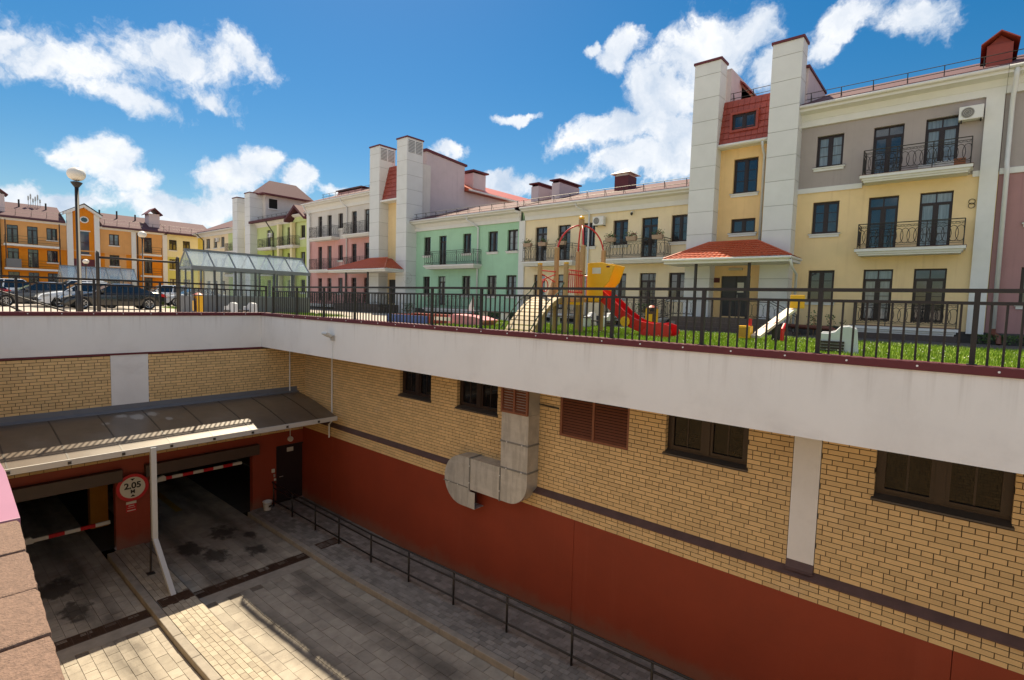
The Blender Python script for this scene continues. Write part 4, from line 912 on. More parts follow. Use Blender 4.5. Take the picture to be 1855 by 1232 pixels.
downpipe(st1, [(-5.22, 22.6, 3.0), (-5.20, 22.9, 2.7), (-5.30, 24.1, 2.5), (-5.30, 24.1, .1)], .05)
MB().box(-9.9, -5.9, 22.55, 24.88, 0, .60).build('landing', M_CLINK, st1)
clinker(st1, -9.9, -5.9, 22.53, 0, .60)
for i, zt in enumerate((.45, .30, .15)): MB().box(-5.9+.3*i, -5.6+.3*i, 22.7, 24.2, 0, zt).build('step', M_CLINK, st1)
stair_rail(st1, [(-11.6, 22.75, .0), (-9.9, 22.75, .6), (-8.9, 22.75, .6)]); stair_rail(st1, [(-7.2, 22.75, .6), (-5.9, 22.75, .55), (-4.9, 22.75, .0)])
chr_ = MB().box(-9.35, -8.72, 26.6, 28.6, 9.8, 11.55).build('attic_chimney', M_GABLE, st1); MB().prism([(-9.6, 11.5), (-9.04, 11.95), (-8.48, 11.5), (-8.48, 11.57), (-9.04, 12.04), (-9.6, 11.57)], 'y', 26.3, 28.9).build('chimney_cap', M_REDTILE, chr_); MB().prism([(-9.34, 11.52), (-8.73, 11.52), (-9.04, 11.92)], 'y', 26.62, 28.58).build('gable_infill', M_GABLE, chr_)
MB().box(-9.0, -6.8, 25.13, 30, 8, 10.3).build('attic_body', M_REDTILE, st1)

# --- cream two-storey house
sp = [(2, 'd', -19.68, -18.81), (2, 'd', -18.03, -17.16), (2, 'w', -16.40, -15.54), (2, 'w', -14.44, -13.56), (2, 'd', -12.79, -11.90), (2, 'w', -11.19, -10.29),
      (1, 'd', -19.70, -18.85), (1, 'd', -18.03, -17.16), (1, 'w', -16.40, -15.54), (1, 'w', -14.40, -13.54), (1, 'd', -12.77, -11.88), (1, 'w', -11.19, -10.29)]
hC, rC = std_house('house', 'two-storey cream house behind the red slide', -20.44, -9.9, 2, [(-20.44, -9.9, .3, 6.1, M_CREAM2)], sp, YA, 5.95, 6.66, bal=[(-20.1, -16.45, 3.44), (-14.65, -11.1, 3.44), (-20.1, -16.45, .5), (-14.65, -11.1, .5)], roof_rise=1.8, cur=.15)
snow_guard(hC, -20.4, -10.4, YA-.3, 6.72)
chimney(rC, -16.2, -15.3, 28, 29.0, 6.9, 8.6, M_CAP, 'pyramid', M_GUTTER)
for a, b in ((-24.6, -22.6), (-22.0, -19.9)): pass
downpipe(hC, [(-16.5, YA-.6, 6.6), (-16.5, YA-.5, 6.35), (-15.9, YA-.1, 6.0), (-15.9, YA-.1, 2.0), (-15.9, YA-.1, .4)], .05)
# --- green two-storey house
sp = [(2, 'w', -29.88, -29.14), (2, 'd', -28.26, -27.48), (2, 'w', -25.86, -25.08), (2, 'w', -23.54, -22.70), (2, 'w', -21.89, -21.04), (1, 'w', -29.92, -29.18), (1, 'd', -28.30, -27.52), (1, 'w', -25.88, -25.08), (1, 'w', -23.56, -22.72), (1, 'w', -21.91, -21.06)]
hG, rG = std_house('house', 'two-storey mint green house with a single upper balcony', -31.0, -20.86, 2, [(-31.0, -20.86, .3, 6.1, M_GREEN)], sp, YA, 5.95, 6.66, bal=[(-29.0, -24.05, 3.44), (-29.0, -24.05, .5)], roof_rise=1.8)
MB().box(-20.87, -20.43, YA-.10, YA+.1, .3, 5.96).build('pilaster', M_WHITE, hG)
snow_guard(hG, -30.4, -20.9, YA-.3, 6.72)
downpipe(hG, [(-25.0, YA-.6, 6.6), (-25.0, YA-.5, 6.3), (-24.35, YA-.1, 5.8), (-24.35, YA-.1, .4)], .055)
for a, b, z in ((-22.5, -21.9, 8.75), (-20.8, -20.2, 8.78)):
    chimney(rG, a, b, 28.0, 30.3, 6.7, z, M_GABLE, 'slab', M_CAP)

# --- second stairwell and the pink house
st2 = thing('stair_tower_block', 'stairwell with two tall white vented towers beside the pink house, left of centre', 'building', (-34, 24.4, 0))
tower(st2, -35.25, -34.0, 24.05, 25.5, 12.45, 13, True); tower(st2, -31.9, -30.72, 24.05, 25.5, 12.5, 13, True)
wall_panel(st2, -34.02, -31.88, 0, 8.4, [(-34.0+.1, -32.75, .66, 2.5)], plaster('warm_cream_plaster', 0) if False else M_CREAM, 24.9)
MB().box(-33.88, -32.77, 24.98, 25.03, .66, 2.495).build('entrance_door', mat('dark_grey_door', 0), st2)
tile_cladding(st2, -34.0, -31.9, 24.3, 8.42, 11.0, .25, None, 6, 8); MB().box(-34.0, -31.9, 24.15, 24.9, 8.28, 8.41).build('attic_soffit', M_WHITE, st2)
MB().box(-31.6, -30.9, 25.52, 26.4, 6.0, 11.0).build('side_pier', M_LTGREY, st2)
gw = MB(); gw.prism([(26.4, 5.5), (26.4, 12.15), (30.4, 11.85), (30.4, 5.5)], 'x', -34.5, -31.4); gw.build('gable_wall', M_GABLE, st2)
MB().prism([(26.3, 12.16), (26.3, 12.34), (30.6, 12.02), (30.6, 11.86)], 'x', -34.6, -31.3).build('gable_cap', M_CAP, st2)
MB().box(-36, -31.5, 30.42, 60, 5.5, 9.9).build('rear_wing', M_GABLE, st2)
MB().prism([(-31.0, 9.92), (-31.0, 10.1), (-34.2, 11.5), (-37.5, 10.1), (-37.5, 9.92)], 'y', 30.45, 60).build('rear_roof', M_PORCHTILE, st2); MB().tube([(-30.95, 30.5, 9.98), (-30.95, 60, 9.98)], .08, 8).build('rear_gutter', M_GUTTER, st2)
ch_ = MB().box(-33.0, -31.9, 31.9, 33.4, 9.5, 11.75).build('rear_chimney', M_GABLE, st2); MB().box(-33.2, -31.7, 31.7, 33.6, 11.85, 11.97).build('chimney_cap', M_CAP, ch_)
porch(st2, -38.4, -30.9, 22.4, 24.05, 3.05, 4.0, -34.6, -32.4, (-36.3, -33.4), M_PORCHTILE)
MB().box(-37.5, -31.5, 22.4, 24.88, 0, .6).build('landing', M_CLINK, st2); clinker(st2, -37.5, -31.5, 22.38, 0, .6)
stair_rail(st2, [(-40, 22.6, 0), (-37.4, 22.6, .6), (-34.4, 22.6, .6)]); stair_rail(st2, [(-32.5, 22.6, .6), (-31.6, 22.6, .55), (-30.2, 22.6, 0)])
sp = []
for f in (1, 2, 3): sp += [(f, 'd', -44.52, -43.82), (f, 'd', -42.95, -42.25), (f, 'w', -41.2, -40.48), (f, 'd', -39.15, -38.42), (f, 'd', -37.32, -36.6)]
hP, rP = std_house('house', 'three-storey pink house with pale grey top storey', -46.35, -35.0, 3, [(-46.35, -35.0, .3, 6.0, M_PINK), (-46.35, -35.0, 6.0, 8.85, M_LTGREY)], sp, YA, 8.6, 9.36, bal=[(-44.85, -41.0, 3.42), (-39.4, -35.6, 3.42), (-44.85, -41.0, 6.2), (-39.4, -35.6, 6.2), (-44.85, -41.0, .45), (-39.4, -35.6, .45)], pil=[(-46.35, -45.9)], roof_rise=2.35, roofm=M_ROOF)
downpipe(hP, [(-40.0, YA-.6, 9.3), (-40.0, YA-.5, 9.0), (-39.75, YA-.1, 8.5), (-39.75, YA-.1, .4)], .055); downpipe(hP, [(-46.0, YA-.6, 9.3), (-46.0, YA-.5, 8.9), (-45.75, YA-.14, 8.3), (-45.75, YA-.14, .4)], .055)
snow_guard(hP, -44, -36, YA+.2, 9.7, .4)
chimney(rP, -45.3, -41.4, 27.4, 29.0, 9.6, 10.75, M_PINK, 'slab', M_CAP); chimney(rP, -39.2, -37.0, 27, 28.6, 9.6, 11.1, M_PINK, 'slab', M_CAP); chimney(rP, -36.9, -36.3, 26.0, 26.7, 9.6, 11.2, M_CAP, 'pyramid', M_PORCHTILE)

# --- lime house and the pale wing behind
YL = 27.0
sp = []
for f in (1, 2, 3): sp += [(f, 'd', -58.9, -58.0), (f, 'd', -56.4, -55.6), (f, 'd', -54.2, -53.3), (f, 'w', -51.45, -50.55)]
M_ROOF2H = mat('hip_metal_tile', (.095, .038, .052), .85, .2, 9, .5, 14)
hL, rL = std_house('house', 'lime green house with wavy dark red eaves beside the pink house', -61.4, -49.0, 3, [(-61.4, -49.0, .3, 6.0, plaster('strong_lime_plaster', (.72, .78, .42))), (-61.4, -49.0, 6.0, 8.9, M_YG)], sp, YL, 8.55, 9.2, bal=[(-59.6, -56.3, 3.42), (-55.1, -51.6, 3.42), (-59.6, -56.3, 6.2), (-55.1, -51.6, 6.2)], roof_rise=1.8, dep=10)
for u in (-55.5, -52.7): MB().box(u, u+.38, YL-.5, YL-.1, .3, 8.5).build('column', M_PALEY, hL)
gb = MB(); gb.prism([(-53.0, 8.75), (-50.9, 10.05), (-49.0, 8.75), (-49.0, 8.5), (-50.9, 9.75), (-53.0, 8.5)], 'y', YL-1.0, YL+3); gb.build('gable_eave', M_ROOF, hL); MB().prism([(-52.7, 8.5), (-49.2, 8.5), (-50.9, 9.72)], 'y', YL-.25, YL-.05).build('gable_wall', M_YG, hL)
MB().box(-61.4, -53.0, YL-.9, YL-.6, 8.95, 9.2).build('eave_board', M_ROOF, hL)
MB().box(-63.2, -60.5, 27.6, 32.5, 8.9, 12.42).build('attic_wall', M_LTGREY, hL); MB().box(-60.52, -60.49, 28.0, 28.95, 10.9, 11.95).build('attic_opening', M_BLACK, hL); MB().box(-60.5, -60.4, 27.9, 29.05, 10.78, 10.88).build('attic_sill', M_WHITE, hL)
rf_ = MB(); rf_.add([(-63.9, 27.0, 12.42), (-59.85, 27.0, 12.42), (-59.85, 33.1, 12.42), (-63.9, 33.1, 12.42), (-61.9, 28.7, 14.25), (-61.9, 31.9, 14.25)], [(0, 1, 4), (1, 2, 5, 4), (2, 3, 5), (3, 0, 4, 5), (3, 2, 1, 0)]); hr_ = rf_.build('hip_roof', M_ROOF2H, hL); MB().box(-63.95, -59.80, 26.95, 33.15, 12.30, 12.415).build('eave_board', M_CAP, hr_)
snow_guard(hL, -60.5, -53, YL-.2, 9.3, .4)
for u in (-57.5,): downpipe(hL, [(u, YL-.8, 9.0), (u+.3, YL-.4, 8.2), (u+.3, YL-.12, 7.8), (u+.3, YL-.12, .3)], .06, M_IRON)
st3 = thing('stair_tower_block', 'pair of pale stair towers against the lime house', 'building', (-63.5, YL-.8, 0))
tower(st3, -65.9, -64.6, YL-.8, YL+.6, 12.2, 12); tower(st3, -62.6, -61.25, YL-.8, YL+.6, 12.4, 12); wall_panel(st3, -64.6, -62.6, 0, 8.9, [], M_PALEY, YL)
sp = []
for f in (1, 2, 3): sp += [(f, 'w', -76.3, -75.0), (f, 'w', -73.8, -72.7), (f, 'w', -71.5, -70.4), (f, 'd', -67.8, -66.5)]
hW, rW = std_house('house', 'pale yellow wing far back between the towers and the orange house', -79.2, -65.9, 3, [(-79.2, -77.4, .3, 8.85, plaster('bright_yellow_plaster', (.93, .78, .28))), (-77.4, -69.2, .3, 8.85, M_CREAM2), (-69.2, -65.9, .3, 8.85, M_YG)], sp, YL, 8.45, 8.95, bal=[(-68.5, -66.0, 6.2), (-68.5, -66, 3.42)], roof_rise=1.6, dep=9)
gable_roof(hW, -79.6, -68, YL-.4, YL+8, 9.1, 11.3, M_ROOF, hip=3.5); chimney(rW, -70.4, -67.8, YL+1.4, YL+3, 9.2, 10.6, M_CAP, 'slab', M_ROOF)
downpipe(hW, [(-77.5, YL-.8, 8.9), (-76.9, YL-.12, 8.0), (-76.9, YL-.12, .3)], .07, M_IRON)

# --- orange house closing the courtyard (its facade looks along +X)
XB = -86.0
def B_house(name, label): 
    t = thing(name, label, 'building', (XB, 0, 0), rad(90)); WL[t.name] = Vector((0, 0, 0)); return t
FLB = {1: (.75, 1.5, 3.0), 2: (3.6, 4.35, 5.78), 3: (6.4, 7.05, 8.5)}
def B_wall(t, u0, u1, z0, z1, m, wins):
    ops = []
    for f, k, a, b in wins:
        d, w, h = FLB[f]; o = (a, b, d if k == 'd' else w, h, k)
        if z0 <= o[2] and o[3] <= z1: ops.append(o)
    wall_panel(t, u0, u1, z0, z1, ops, m)
    for o in ops: add_window(t, *o, curtain=.2)
hO = B_house('house', 'orange house with oval window gable at the far left')
w_ = [(f, k, a, b) for f in (1, 2, 3) for k, a, b in (('d', 8.93, 9.93), ('d', 10.72, 11.68), ('w', 12.48, 13.5))]
B_wall(hO, 8.35, 14.4, 0, 6.1, M_ORANGE, w_); B_wall(hO, 8.35, 14.4, 6.1, 9.1, M_LTORANGE, w_)
w_ = [(f, 'w', 18.72, 19.8) for f in (1, 2, 3)]
B_wall(hO, 17.66, 21.2, 0, 9.1, M_LTORANGE, w_)
for a, b in ((17.7, 18.2), (20.55, 21.15)): MB().box(a, b, -.012, .0, .1, 6.0).build('orange_strip', M_ORANGE, hO)
w_ = [(f, 'd', 22.6, 23.54) for f in (1, 2, 3)]
B_wall(hO, 21.2, 24.85, 0, 6.1, M_ORANGE, w_); B_wall(hO, 21.2, 24.85, 6.1, 9.1, M_LTORANGE, w_)
for a, b in ((14.38, 14.97), (17.14, 17.68)): MB().box(a, b, -.30, .0, 0, 10.75).build('pilaster', M_WHITE, hO)
for a, b in ((21.14, 21.67), (24.81, 25.35)): MB().box(a, b, -.15, .0, 0, 9.1).build('pilaster', M_WHITE, hO)
wall_panel(hO, 14.97, 17.14, 0, 10.9, [(15.55, 16.62, 5.62, 8.5)], M_ORANGE, -.1)
MB().prism([(14.97, 10.9), (17.14, 10.9), (16.05, 11.5)], 'y', -.1, .1).build('gable_infill', M_ORANGE, hO)
bw = MB().box(15.55, 16.62, .0, .03, 5.62, 8.5).build('bay_window', mat('blue_window', (.035, .05, .085), .05, .1, ior=1.8), hO); MB().box(15.5, 16.67, -.03, .0, 7.05, 7.13).build('bay_mullion', M_FRAME, bw); MB().box(15.42, 16.76, -.16, -.09, 5.46, 5.6).build('bay_sill', M_WHITE, bw); MB().box(15.42, 16.76, -.13, -.09, 8.5, 8.62).build('bay_head', M_WHITE, bw)
ov = MB().prism([(16.15+.46*math.cos(rad(a)), 9.98+.42*math.sin(rad(a))) for a in range(0, 360, 15)], 'y', -.16, -.08).build('oval_window', M_WHITE, hO); MB().prism([(16.15+.33*math.cos(rad(a)), 9.98+.29*math.sin(rad(a))) for a in range(0, 360, 15)], 'y', -.18, -.162).build('pane', M_PANE, ov)
MB().box(15.0, 17.1, -.14, -.1, 4.1, 5.0).build('dark_panel', M_CAP, hO); MB().box(14.97, 17.14, -.2, -.1, 3.9, 4.08).build('bay_band', M_WHITE, hO)
gp = MB(); gp.prism([(14.1, 10.65), (16.1, 11.85), (17.9, 10.65), (17.9, 10.35), (16.1, 11.5), (14.1, 10.35)], 'y', -.6, .4); gp.build('gable_cornice', M_WHITE, hO); gp = MB(); gp.prism([(14.0, 10.66), (16.1, 11.94), (18.0, 10.66), (18.0, 10.7), (16.1, 12.0), (14.0, 10.7)], 'y', -.7, 4); gp.build('gable_roof', M_IRON, hO)
def B_balc(t, a, b, z, solid=False):
    o = MB().box(a, b, -1.0, .02, z-.22, z).build('balcony', M_WHITE, t); bb = MB()
    for q in (.0, .5, 1.0): bb.tube([(a+(b-a)*q, -.97, z), (a+(b-a)*q, -.97, z+.95)], .03, 5)
    for q in (.95, .6, .3): bb.tube([(a, -.97, z+q), (b, -.97, z+q)], .02, 5)
    bb.build('railing', M_IRON, o); return o
B_balc(hO, 8.6, 13.6, 6.25); B_balc(hO, 8.6, 13.6, 3.45); 
for z in (6.2, 3.3): B_balc(hO, 22.1, 24.4, z)
MB().box(8.7, 10.0, -1.02, -.99, 3.5, 4.5).build('balcony_screen', M_GREYCLAD, hO)
for u in (8.72, 13.55): MB().box(u-.05, u+.05, -1.0, -.9, 3.5, 9.0).build('balcony_column', M_FRAME, hO)
MB().box(8.3, 25.4, -.12, .0, 5.96, 6.12).build('band', M_LTORANGE, hO)
cornice(hO, 8.3, 14.37, 9.02, 9.35, .5); cornice(hO, 17.7, 25.0, 9.02, 9.35, .5)
def B_roof(t, a, b):
    r = MB().prism([(-.75, 9.25), (-.75, 9.48), (4.2, 11.6), (9, 9.4), (9, 9.2)], 'x', a, b).build('roof', M_ROOF2, t); snow_guard(t, a+.3, b-.3, -.4, 9.6, .75, 1.15); return r
M_ROOF2 = mat('purple_metal_tile', (.085, .034, .048), .85, .2, 9, .5, 14, stretch=(1, 2.5, 1))
r1 = B_roof(hO, 8.0, 14.2); r2 = B_roof(hO, 17.9, 25.2)
body(hO, 8.35, 25.3, 9, 9.2, M_LTORANGE, .21)
for u, z in ((10.4, 11.9), (12.9, 11.8)): MB().tube([(u, 2.8, 10.6), (u, 2.8, z)], .09, 8).build('vent_pipe', M_IRON, r1)
for u, z in ((18.3, 11.8), (20.2, 11.9), (22.3, 11.7)): MB().tube([(u, 2.6, 10.5), (u, 2.6, z)], .10, 8).build('vent_pipe', M_IRON, r2)
cO = MB().box(23.4, 24.7, .6, 2.4, 9.6, 11.9).build('chimney', M_GABLE, r2); MB().prism([(23.1, 11.75), (24.05, 12.6), (25.0, 11.75), (25.0, 11.85), (24.05, 12.72), (23.1, 11.85)], 'y', .2, 2.8).build('chimney_cap', M_CAP, cO)
cO = MB().box(8.0, 8.9, .4, 2.0, 9.6, 12.0).build('chimney', M_GABLE, r1); MB().prism([(7.7, 11.9), (8.45, 12.5), (9.2, 11.9), (9.2, 12.0), (8.45, 12.62), (7.7, 12.0)], 'y', .1, 2.3).build('chimney_cap', M_CAP, cO)
an = thing('antenna', 'cluster of antenna masts on the orange house roof', 'antenna', (XB-3.5, 11.9, 11.2))
for i in range(6):
    y = 11.35+.22*i; MB().tube([(XB-3.4, y, 11.0), (XB-3.4, y, 12.6+.3*math.sin(i*2.1))], .03, 5).build('mast', M_GALV, an); MB().box(XB-3.42, XB-3.3, y-.07, y+.07, 12.0+.2*math.sin(i*2.1), 12.5+.3*math.sin(i*2.1)).build('aerial_panel', M_GALV, an)
MB().tube([(21.85, -.1, 9.0), (21.85, -.1, .1)], .07, 8).build('downpipe', M_FRAME, hO)
hY = B_house('house', 'pale yellow house next to the orange house in the far corner')
w_ = [(f, 'w', a, b) for f in (1, 2, 3) for a, b in ((25.62, 26.58), (27.36, 28.28))]
B_wall(hY, 25.36, 30.5, 0, 6.1, plaster('yellow_green_plaster', (.82, .80, .45)), w_); B_wall(hY, 25.36, 30.5, 6.1, 9.3, M_PALEY, w_)
body(hY, 25.4, 30.5, 9, 9.4, M_PALEY, .21); B_roof(hY, 25.25, 31.5)
hZ = B_house('house', 'pale green house at the left edge behind the parked cars')
w_ = [(f, 'w', a, b) for f in (1, 2, 3) for a, b in ((4.0, 5.0), (6.2, 7.2))]
B_wall(hZ, 0, 8.3, 0, 9.3, plaster('pale_green_plaster', (.78, .83, .70)), w_); body(hZ, 0, 8.3, 9, 9.4, M_PALEY, .21); B_roof(hZ, -1, 7.9); MB().tube([(8.3, -.12, 9.2), (8.3, -.12, .1)], .1, 8).build('downpipe', M_FRAME, hZ)

# ------------------------------------------------------------------ air conditioners, planters
def ac(label, x, y, z):
    t = thing('air_conditioner', label, 'air conditioner', (x, y, z), group='air conditioners on the facades')
    MB().box(-.36, .30, -.36, -.08, 0, .46).build('casing', M_WHITE, t, (x, y, z), bevel=.02); 
    g_ = MB(); g_.prism([(-.12+.18*math.cos(rad(a)), .23+.18*math.sin(rad(a))) for a in range(0, 360, 18)], 'y', -.368, -.361); f = g_.build('fan_grille', mat('fan_grey', (.20, .19, .18), .6, .1), t, (x, y, z))
    r = MB()
    for q in (.06, .11, .17): r.tube([(-.12+q*math.cos(rad(a)), -.372, .23+q*math.sin(rad(a))) for a in range(0, 360, 20)], .006, 4, closed=True)
    r.build('guard_ring', M_GALV, f, (x, y, z)); b = MB(); b.box(-.30, -.26, -.34, 0, -.03, -.002); b.box(.22, .26, -.34, 0, -.03, -.002); b.build('bracket', M_IRON, t, (x, y, z))
ac('white air conditioner under the eaves of the right-hand grey storey', -.22, YA, 7.85)
ac('white air conditioner on the cream house above the playground tower', -15.15, YA, 5.27)
ac('white air conditioner on the lime house by its tower', -57.6, YL, 7.3); ac('white air conditioner on the pale yellow wing', -72.1, YL, 7.6)
def planter(label, x, y, z, w=.55):
    t = thing('flower_box', label, 'flower box', (x, y, z), group='flower boxes on the cream house balconies'); rr = random.Random(int(x*100))
    MB().hexa([(-w/2+.03, -.09, 0), (w/2-.03, -.09, 0), (w/2-.03, .09, 0), (-w/2+.03, .09, 0), (-w/2, -.12, .2), (w/2, -.12, .2), (w/2, .12, .2), (-w/2, .12, .2)]).build('box', mat('terracotta_box', (.40, .28, .20), .7, .1), t, (x, y, z))
    b = MB(); f = MB()
    for i in range(170):
        p = Vector((rr.gauss(0, w*.28), rr.gauss(0, .08), .2+abs(rr.gauss(.08, .08)))); a = Vector((rr.uniform(-1, 1), rr.uniform(-1, 1), rr.uniform(-.2, 1))).normalized()*.06; c = a.cross(Vector((rr.uniform(-1, 1), rr.uniform(-1, 1), .3))).normalized()*.025
        (f if i % 14 == 0 else b).add([tuple(p), tuple(p+a*.5+c), tuple(p+a), tuple(p+a*.5-c)], [(0, 1, 2, 3)])
    b.build('leaves', M_LEAF, t, (x, y, z)); f.build('flowers', M_PINKFL, t, (x, y, z))
yb_ = YA-.80
for i, (x, l) in enumerate(((-19.6, 'leftmost'), (-18.5, 'second from left'), (-17.2, 'third from left'), (-14.1, 'fourth from left'), (-12.9, 'fifth from left'), (-11.5, 'rightmost'))):
    planter(f'terracotta flower box with green plants on the cream balconies, {l}', x, yb_, 4.28)
ju = thing('planter_clutter', 'pots and stone blocks on the top right balcony', 'pots', (-1.0, 24.6, 6.24))
for i, (x, w, h, m_) in enumerate(((-1.35, .5, .16, M_CONCW), (-.85, .55, .22, M_CONCW), (-.45, .34, .26, mat('clay_pot', (.30, .12, .06), .8, .1)))): MB().box(x-w/2, x+w/2, 24.42, 24.62, 6.245, 6.245+h).build('pot', m_, ju, bevel=.03)
wf = thing('wall_ornament', 'small round wire ornament on the yellow wall by the pilaster', 'ornament', (-.02, YA, 4.9))
b = MB()
for dz in (0, .14): b.tube([(-.02+.09*math.cos(rad(a)), YA-.03, 4.9+dz+.09*math.sin(rad(a))) for a in range(0, 360, 30)], .010, 4, closed=True)
b.build('wire', M_IRON, wf)
cm = thing('security_camera', 'small dark dome camera under the eaves of the cream house', 'camera', (-13.3, YA, 5.85))
MB().tube([(-13.3, YA, 5.86), (-13.3, YA-.14, 5.86), (-13.3, YA-.16, 5.78)], .03, 6).build('bracket', M_WHITE, cm); MB().lathe([(.02, 5.66), (.06, 5.70), (.07, 5.76), (.05, 5.80)], -13.3, YA-.16, 12).build('dome', M_IRON, cm)
sd = thing('satellite_dish', 'round mesh dish on the white tower beside the green house', 'dish', (-30.6, 24.2, 2.4))
b = MB(); b.tube([(-30.45+.02, 24.0+.0+.40*math.cos(rad(a)), 2.55+.40*math.sin(rad(a))) for a in range(0, 360, 20)], .012, 4, closed=True)
for a in range(0, 180, 45): b.tube([(-30.43, 24+.4*math.cos(rad(a)), 2.55+.4*math.sin(rad(a))), (-30.43, 24-.4*math.cos(rad(a)), 2.55-.4*math.sin(rad(a)))], .008, 4)
b.tube([(-30.43, 24, 2.55), (-30.72, 24.3, 2.5)], .02, 5); b.build('rim', M_GALV, sd)

# ------------------------------------------------------------------ playground tower with slide
pt = thing('playground_tower', 'wooden play tower with red slide, arched top and plank ramp', 'playground', (-10.4, 15.6, 0))
PX0, PX1, PYA, PYB, PZ = -10.92, -9.84, 15.12, 16.45, 1.25
for x, y, h in ((PX0, PYA, 2.98), (PX1, PYA, 3.0), (PX0, PYB, 2.95), (PX1, PYB, 2.95)): MB().box(x-.065, x+.065, y-.065, y+.065, 0, h).build('post', M_WOOD, pt, bevel=.015)
QY = 14.05
for x in (PX0+.1, PX1+.08):
    o = MB().box(x-.06, x+.06, QY-.06, QY+.06, 0, 2.30).build('post', M_WOOD, pt, bevel=.012); MB().box(x-.055, x+.055, QY-.055, QY+.055, 2.302, 2.35).build('post_cap', M_YELLOW, o)
top = Vector(((PX0+PX1)/2, (PYA+PYB)/2, 3.78))
for x, y in ((PX0, PYA), (PX1, PYA), (PX0, PYB), (PX1, PYB)):
    s = Vector((x, y, 2.72)); pts = []
    for i in range(13):
        a = rad(90*i/12); q = s.lerp(top, 1-math.cos(a)); q.z = 2.72+(top.z-2.72)*math.sin(a); pts.append(tuple(q))
    MB().tube(pts, .028, 8).build('arch_bar', M_REDM, pt, smooth=True)
m = MB(); m.box(top.x-.08, top.x+.08, top.y-.08, top.y+.08, 3.70, 3.98); fo = m.build('finial', M_WOOD, pt, bevel=.02); MB().lathe([(.05, 3.982), (.10, 4.0), (.10, 4.06), (.05, 4.1)], top.x, top.y, 12).build('finial_cap', M_YELLOW, fo)
for i in range(9):
    y = QY+.05+(PYB-QY)*i/9; MB().box(PX0+.07, PX1-.07, y, y+.25, PZ-.05, PZ).build('deck_board', M_PLANK, pt)
MB().box(PX0+.03, PX1-.03, QY+.1, PYB-.1, PZ-.16, PZ-.051).build('deck_frame', M_WOOD, pt)
MB().box(PX1-.30, PX1+.3, QY+.2, QY+.7, PZ-.25, PZ-.17).build('yellow_beam', M_YELLOW, pt)
# plank ramp bending down towards the pit
NP = 13; RX0, RX1 = PX0+.03, PX1+.04
def ramp(t): return QY-1.75*t, PZ*(1-t**1.75)
for i in range(NP):
    (ya, za), (yb2, zb2) = ramp(i/NP), ramp((i+.78)/NP); d = Vector((0, yb2-ya, zb2-za)); nrm = Vector((0, d.z, -d.y)).normalized(); nrm = nrm if nrm.z > 0 else -nrm
    a = Vector((0, ya, za)); c = Vector((0, yb2, zb2)); k = []
    for off in (-.03, 0):
        for x, p in ((RX0, c), (RX1, c), (RX1, a), (RX0, a)): k.append((x, (p+nrm*off).y, (p+nrm*off).z))
    MB().hexa(k).build('ramp_plank', M_PLANK, pt)
for x in (RX0+.08, RX1-.08): MB().prism([(ramp(t/10)[0], ramp(t/10)[1]-.035) for t in range(11)]+[(ramp(t/10)[0], max(-.02, ramp(t/10)[1]-.20)) for t in range(10, -1, -1)], 'x', x-.03, x+.03).build('ramp_beam', M_WOOD, pt)
for x in (RX0-.04, RX1+.04): MB().tube([(x, QY-.1, PZ+.45)]+[(x, ramp(t)[0], ramp(t)[1]+.22) for t in (.2, .5, .8, 1)], .02, 6).build('ramp_handrail', mat('dark_green_rope', (.03, .06, .03), .7, .1), pt)
# rails between the deck posts
for x in (PX0+.02, PX1+.02):
    MB().tube([(x, QY, 2.12), (x, PYA, 2.12)], .02, 6).build('side_rail', M_REDM, pt)
gb_ = MB(); gx = PX1+.06
for i in range(9): y = QY+.1+(PYA-QY-.2)*i/8; gb_.tube([(gx, y, PZ+.12), (gx, y, 2.02+.12*math.sin(math.pi*i/8))], .016, 6)
gb_.tube([(gx, QY+.06, PZ+.16), (gx, PYA-.06, PZ+.16)], .02, 6); gb_.tube([(gx, QY+.06, 1.98), (gx, PYA-.06, 1.98)], .02, 6); gb_.build('red_gate', M_REDM, pt)
gb_ = MB()
for i in range(7): x = PX0+.15+(PX1-PX0-.3)*i/6; gb_.tube([(x, PYB, PZ+.08), (x, PYB, 2.05)], .016, 6)
gb_.tube([(PX0, PYB, 2.05), (PX1, PYB, 2.05)], .02, 6); gb_.build('rear_guard', M_REDM, pt)
gb_ = MB(); gb_.tube([(PX0, QY+.1, 1.75), (PX0, PYA, 2.05)], .018, 6); gb_.tube([(PX0, QY+.1, 2.05), (PX0, PYA, 1.75)], .018, 6); gb_.tube([(PX0-.05, 14.55+.17*math.cos(rad(a)), 1.62+.2*math.sin(rad(a))) for a in range(0, 360, 20)], .02, 6, closed=True); gb_.build('side_wheel', M_REDM, pt)
MB().prism([(QY+.1, .0), (QY+.45, 0), (PYA+.3, 1.9), (PYA-.05, 1.9)], 'x', PX0-.16, PX0-.10).build('brace_board', M_PLANK, pt)
# yellow slide cheeks
ck = [(PX1+.02, 1.32), (PX1+.02, 2.42), (PX1+.55, 2.44), (PX1+1.05, 2.32), (PX1+.85, 1.78), (PX1+.62, 1.55), (PX1+.66, 1.26), (PX1+.45, 1.12), (PX1+.05, 1.12)]
for y in (15.42, 16.12):
    o = MB().prism(ck, 'y', y-.025, y+.025).build('slide_cheek', M_YELLOW, pt, bevel=.01)
    if y < 15.8:
        MB().box(PX1+.22, PX1+.55, y-.030, y-.026, 2.06, 2.26).build('label_plate', M_SIGNWHITE, o); MB().box(PX1+.76, PX1+.88, y-.031, y-.026, 2.26, 2.31).build('handle_slot', M_CAP, o)
MB().box(PX1+.02, PX1+.06, 15.45, 16.1, 1.15, 2.3).build('slide_entry', M_YELLOW, pt) if False else None
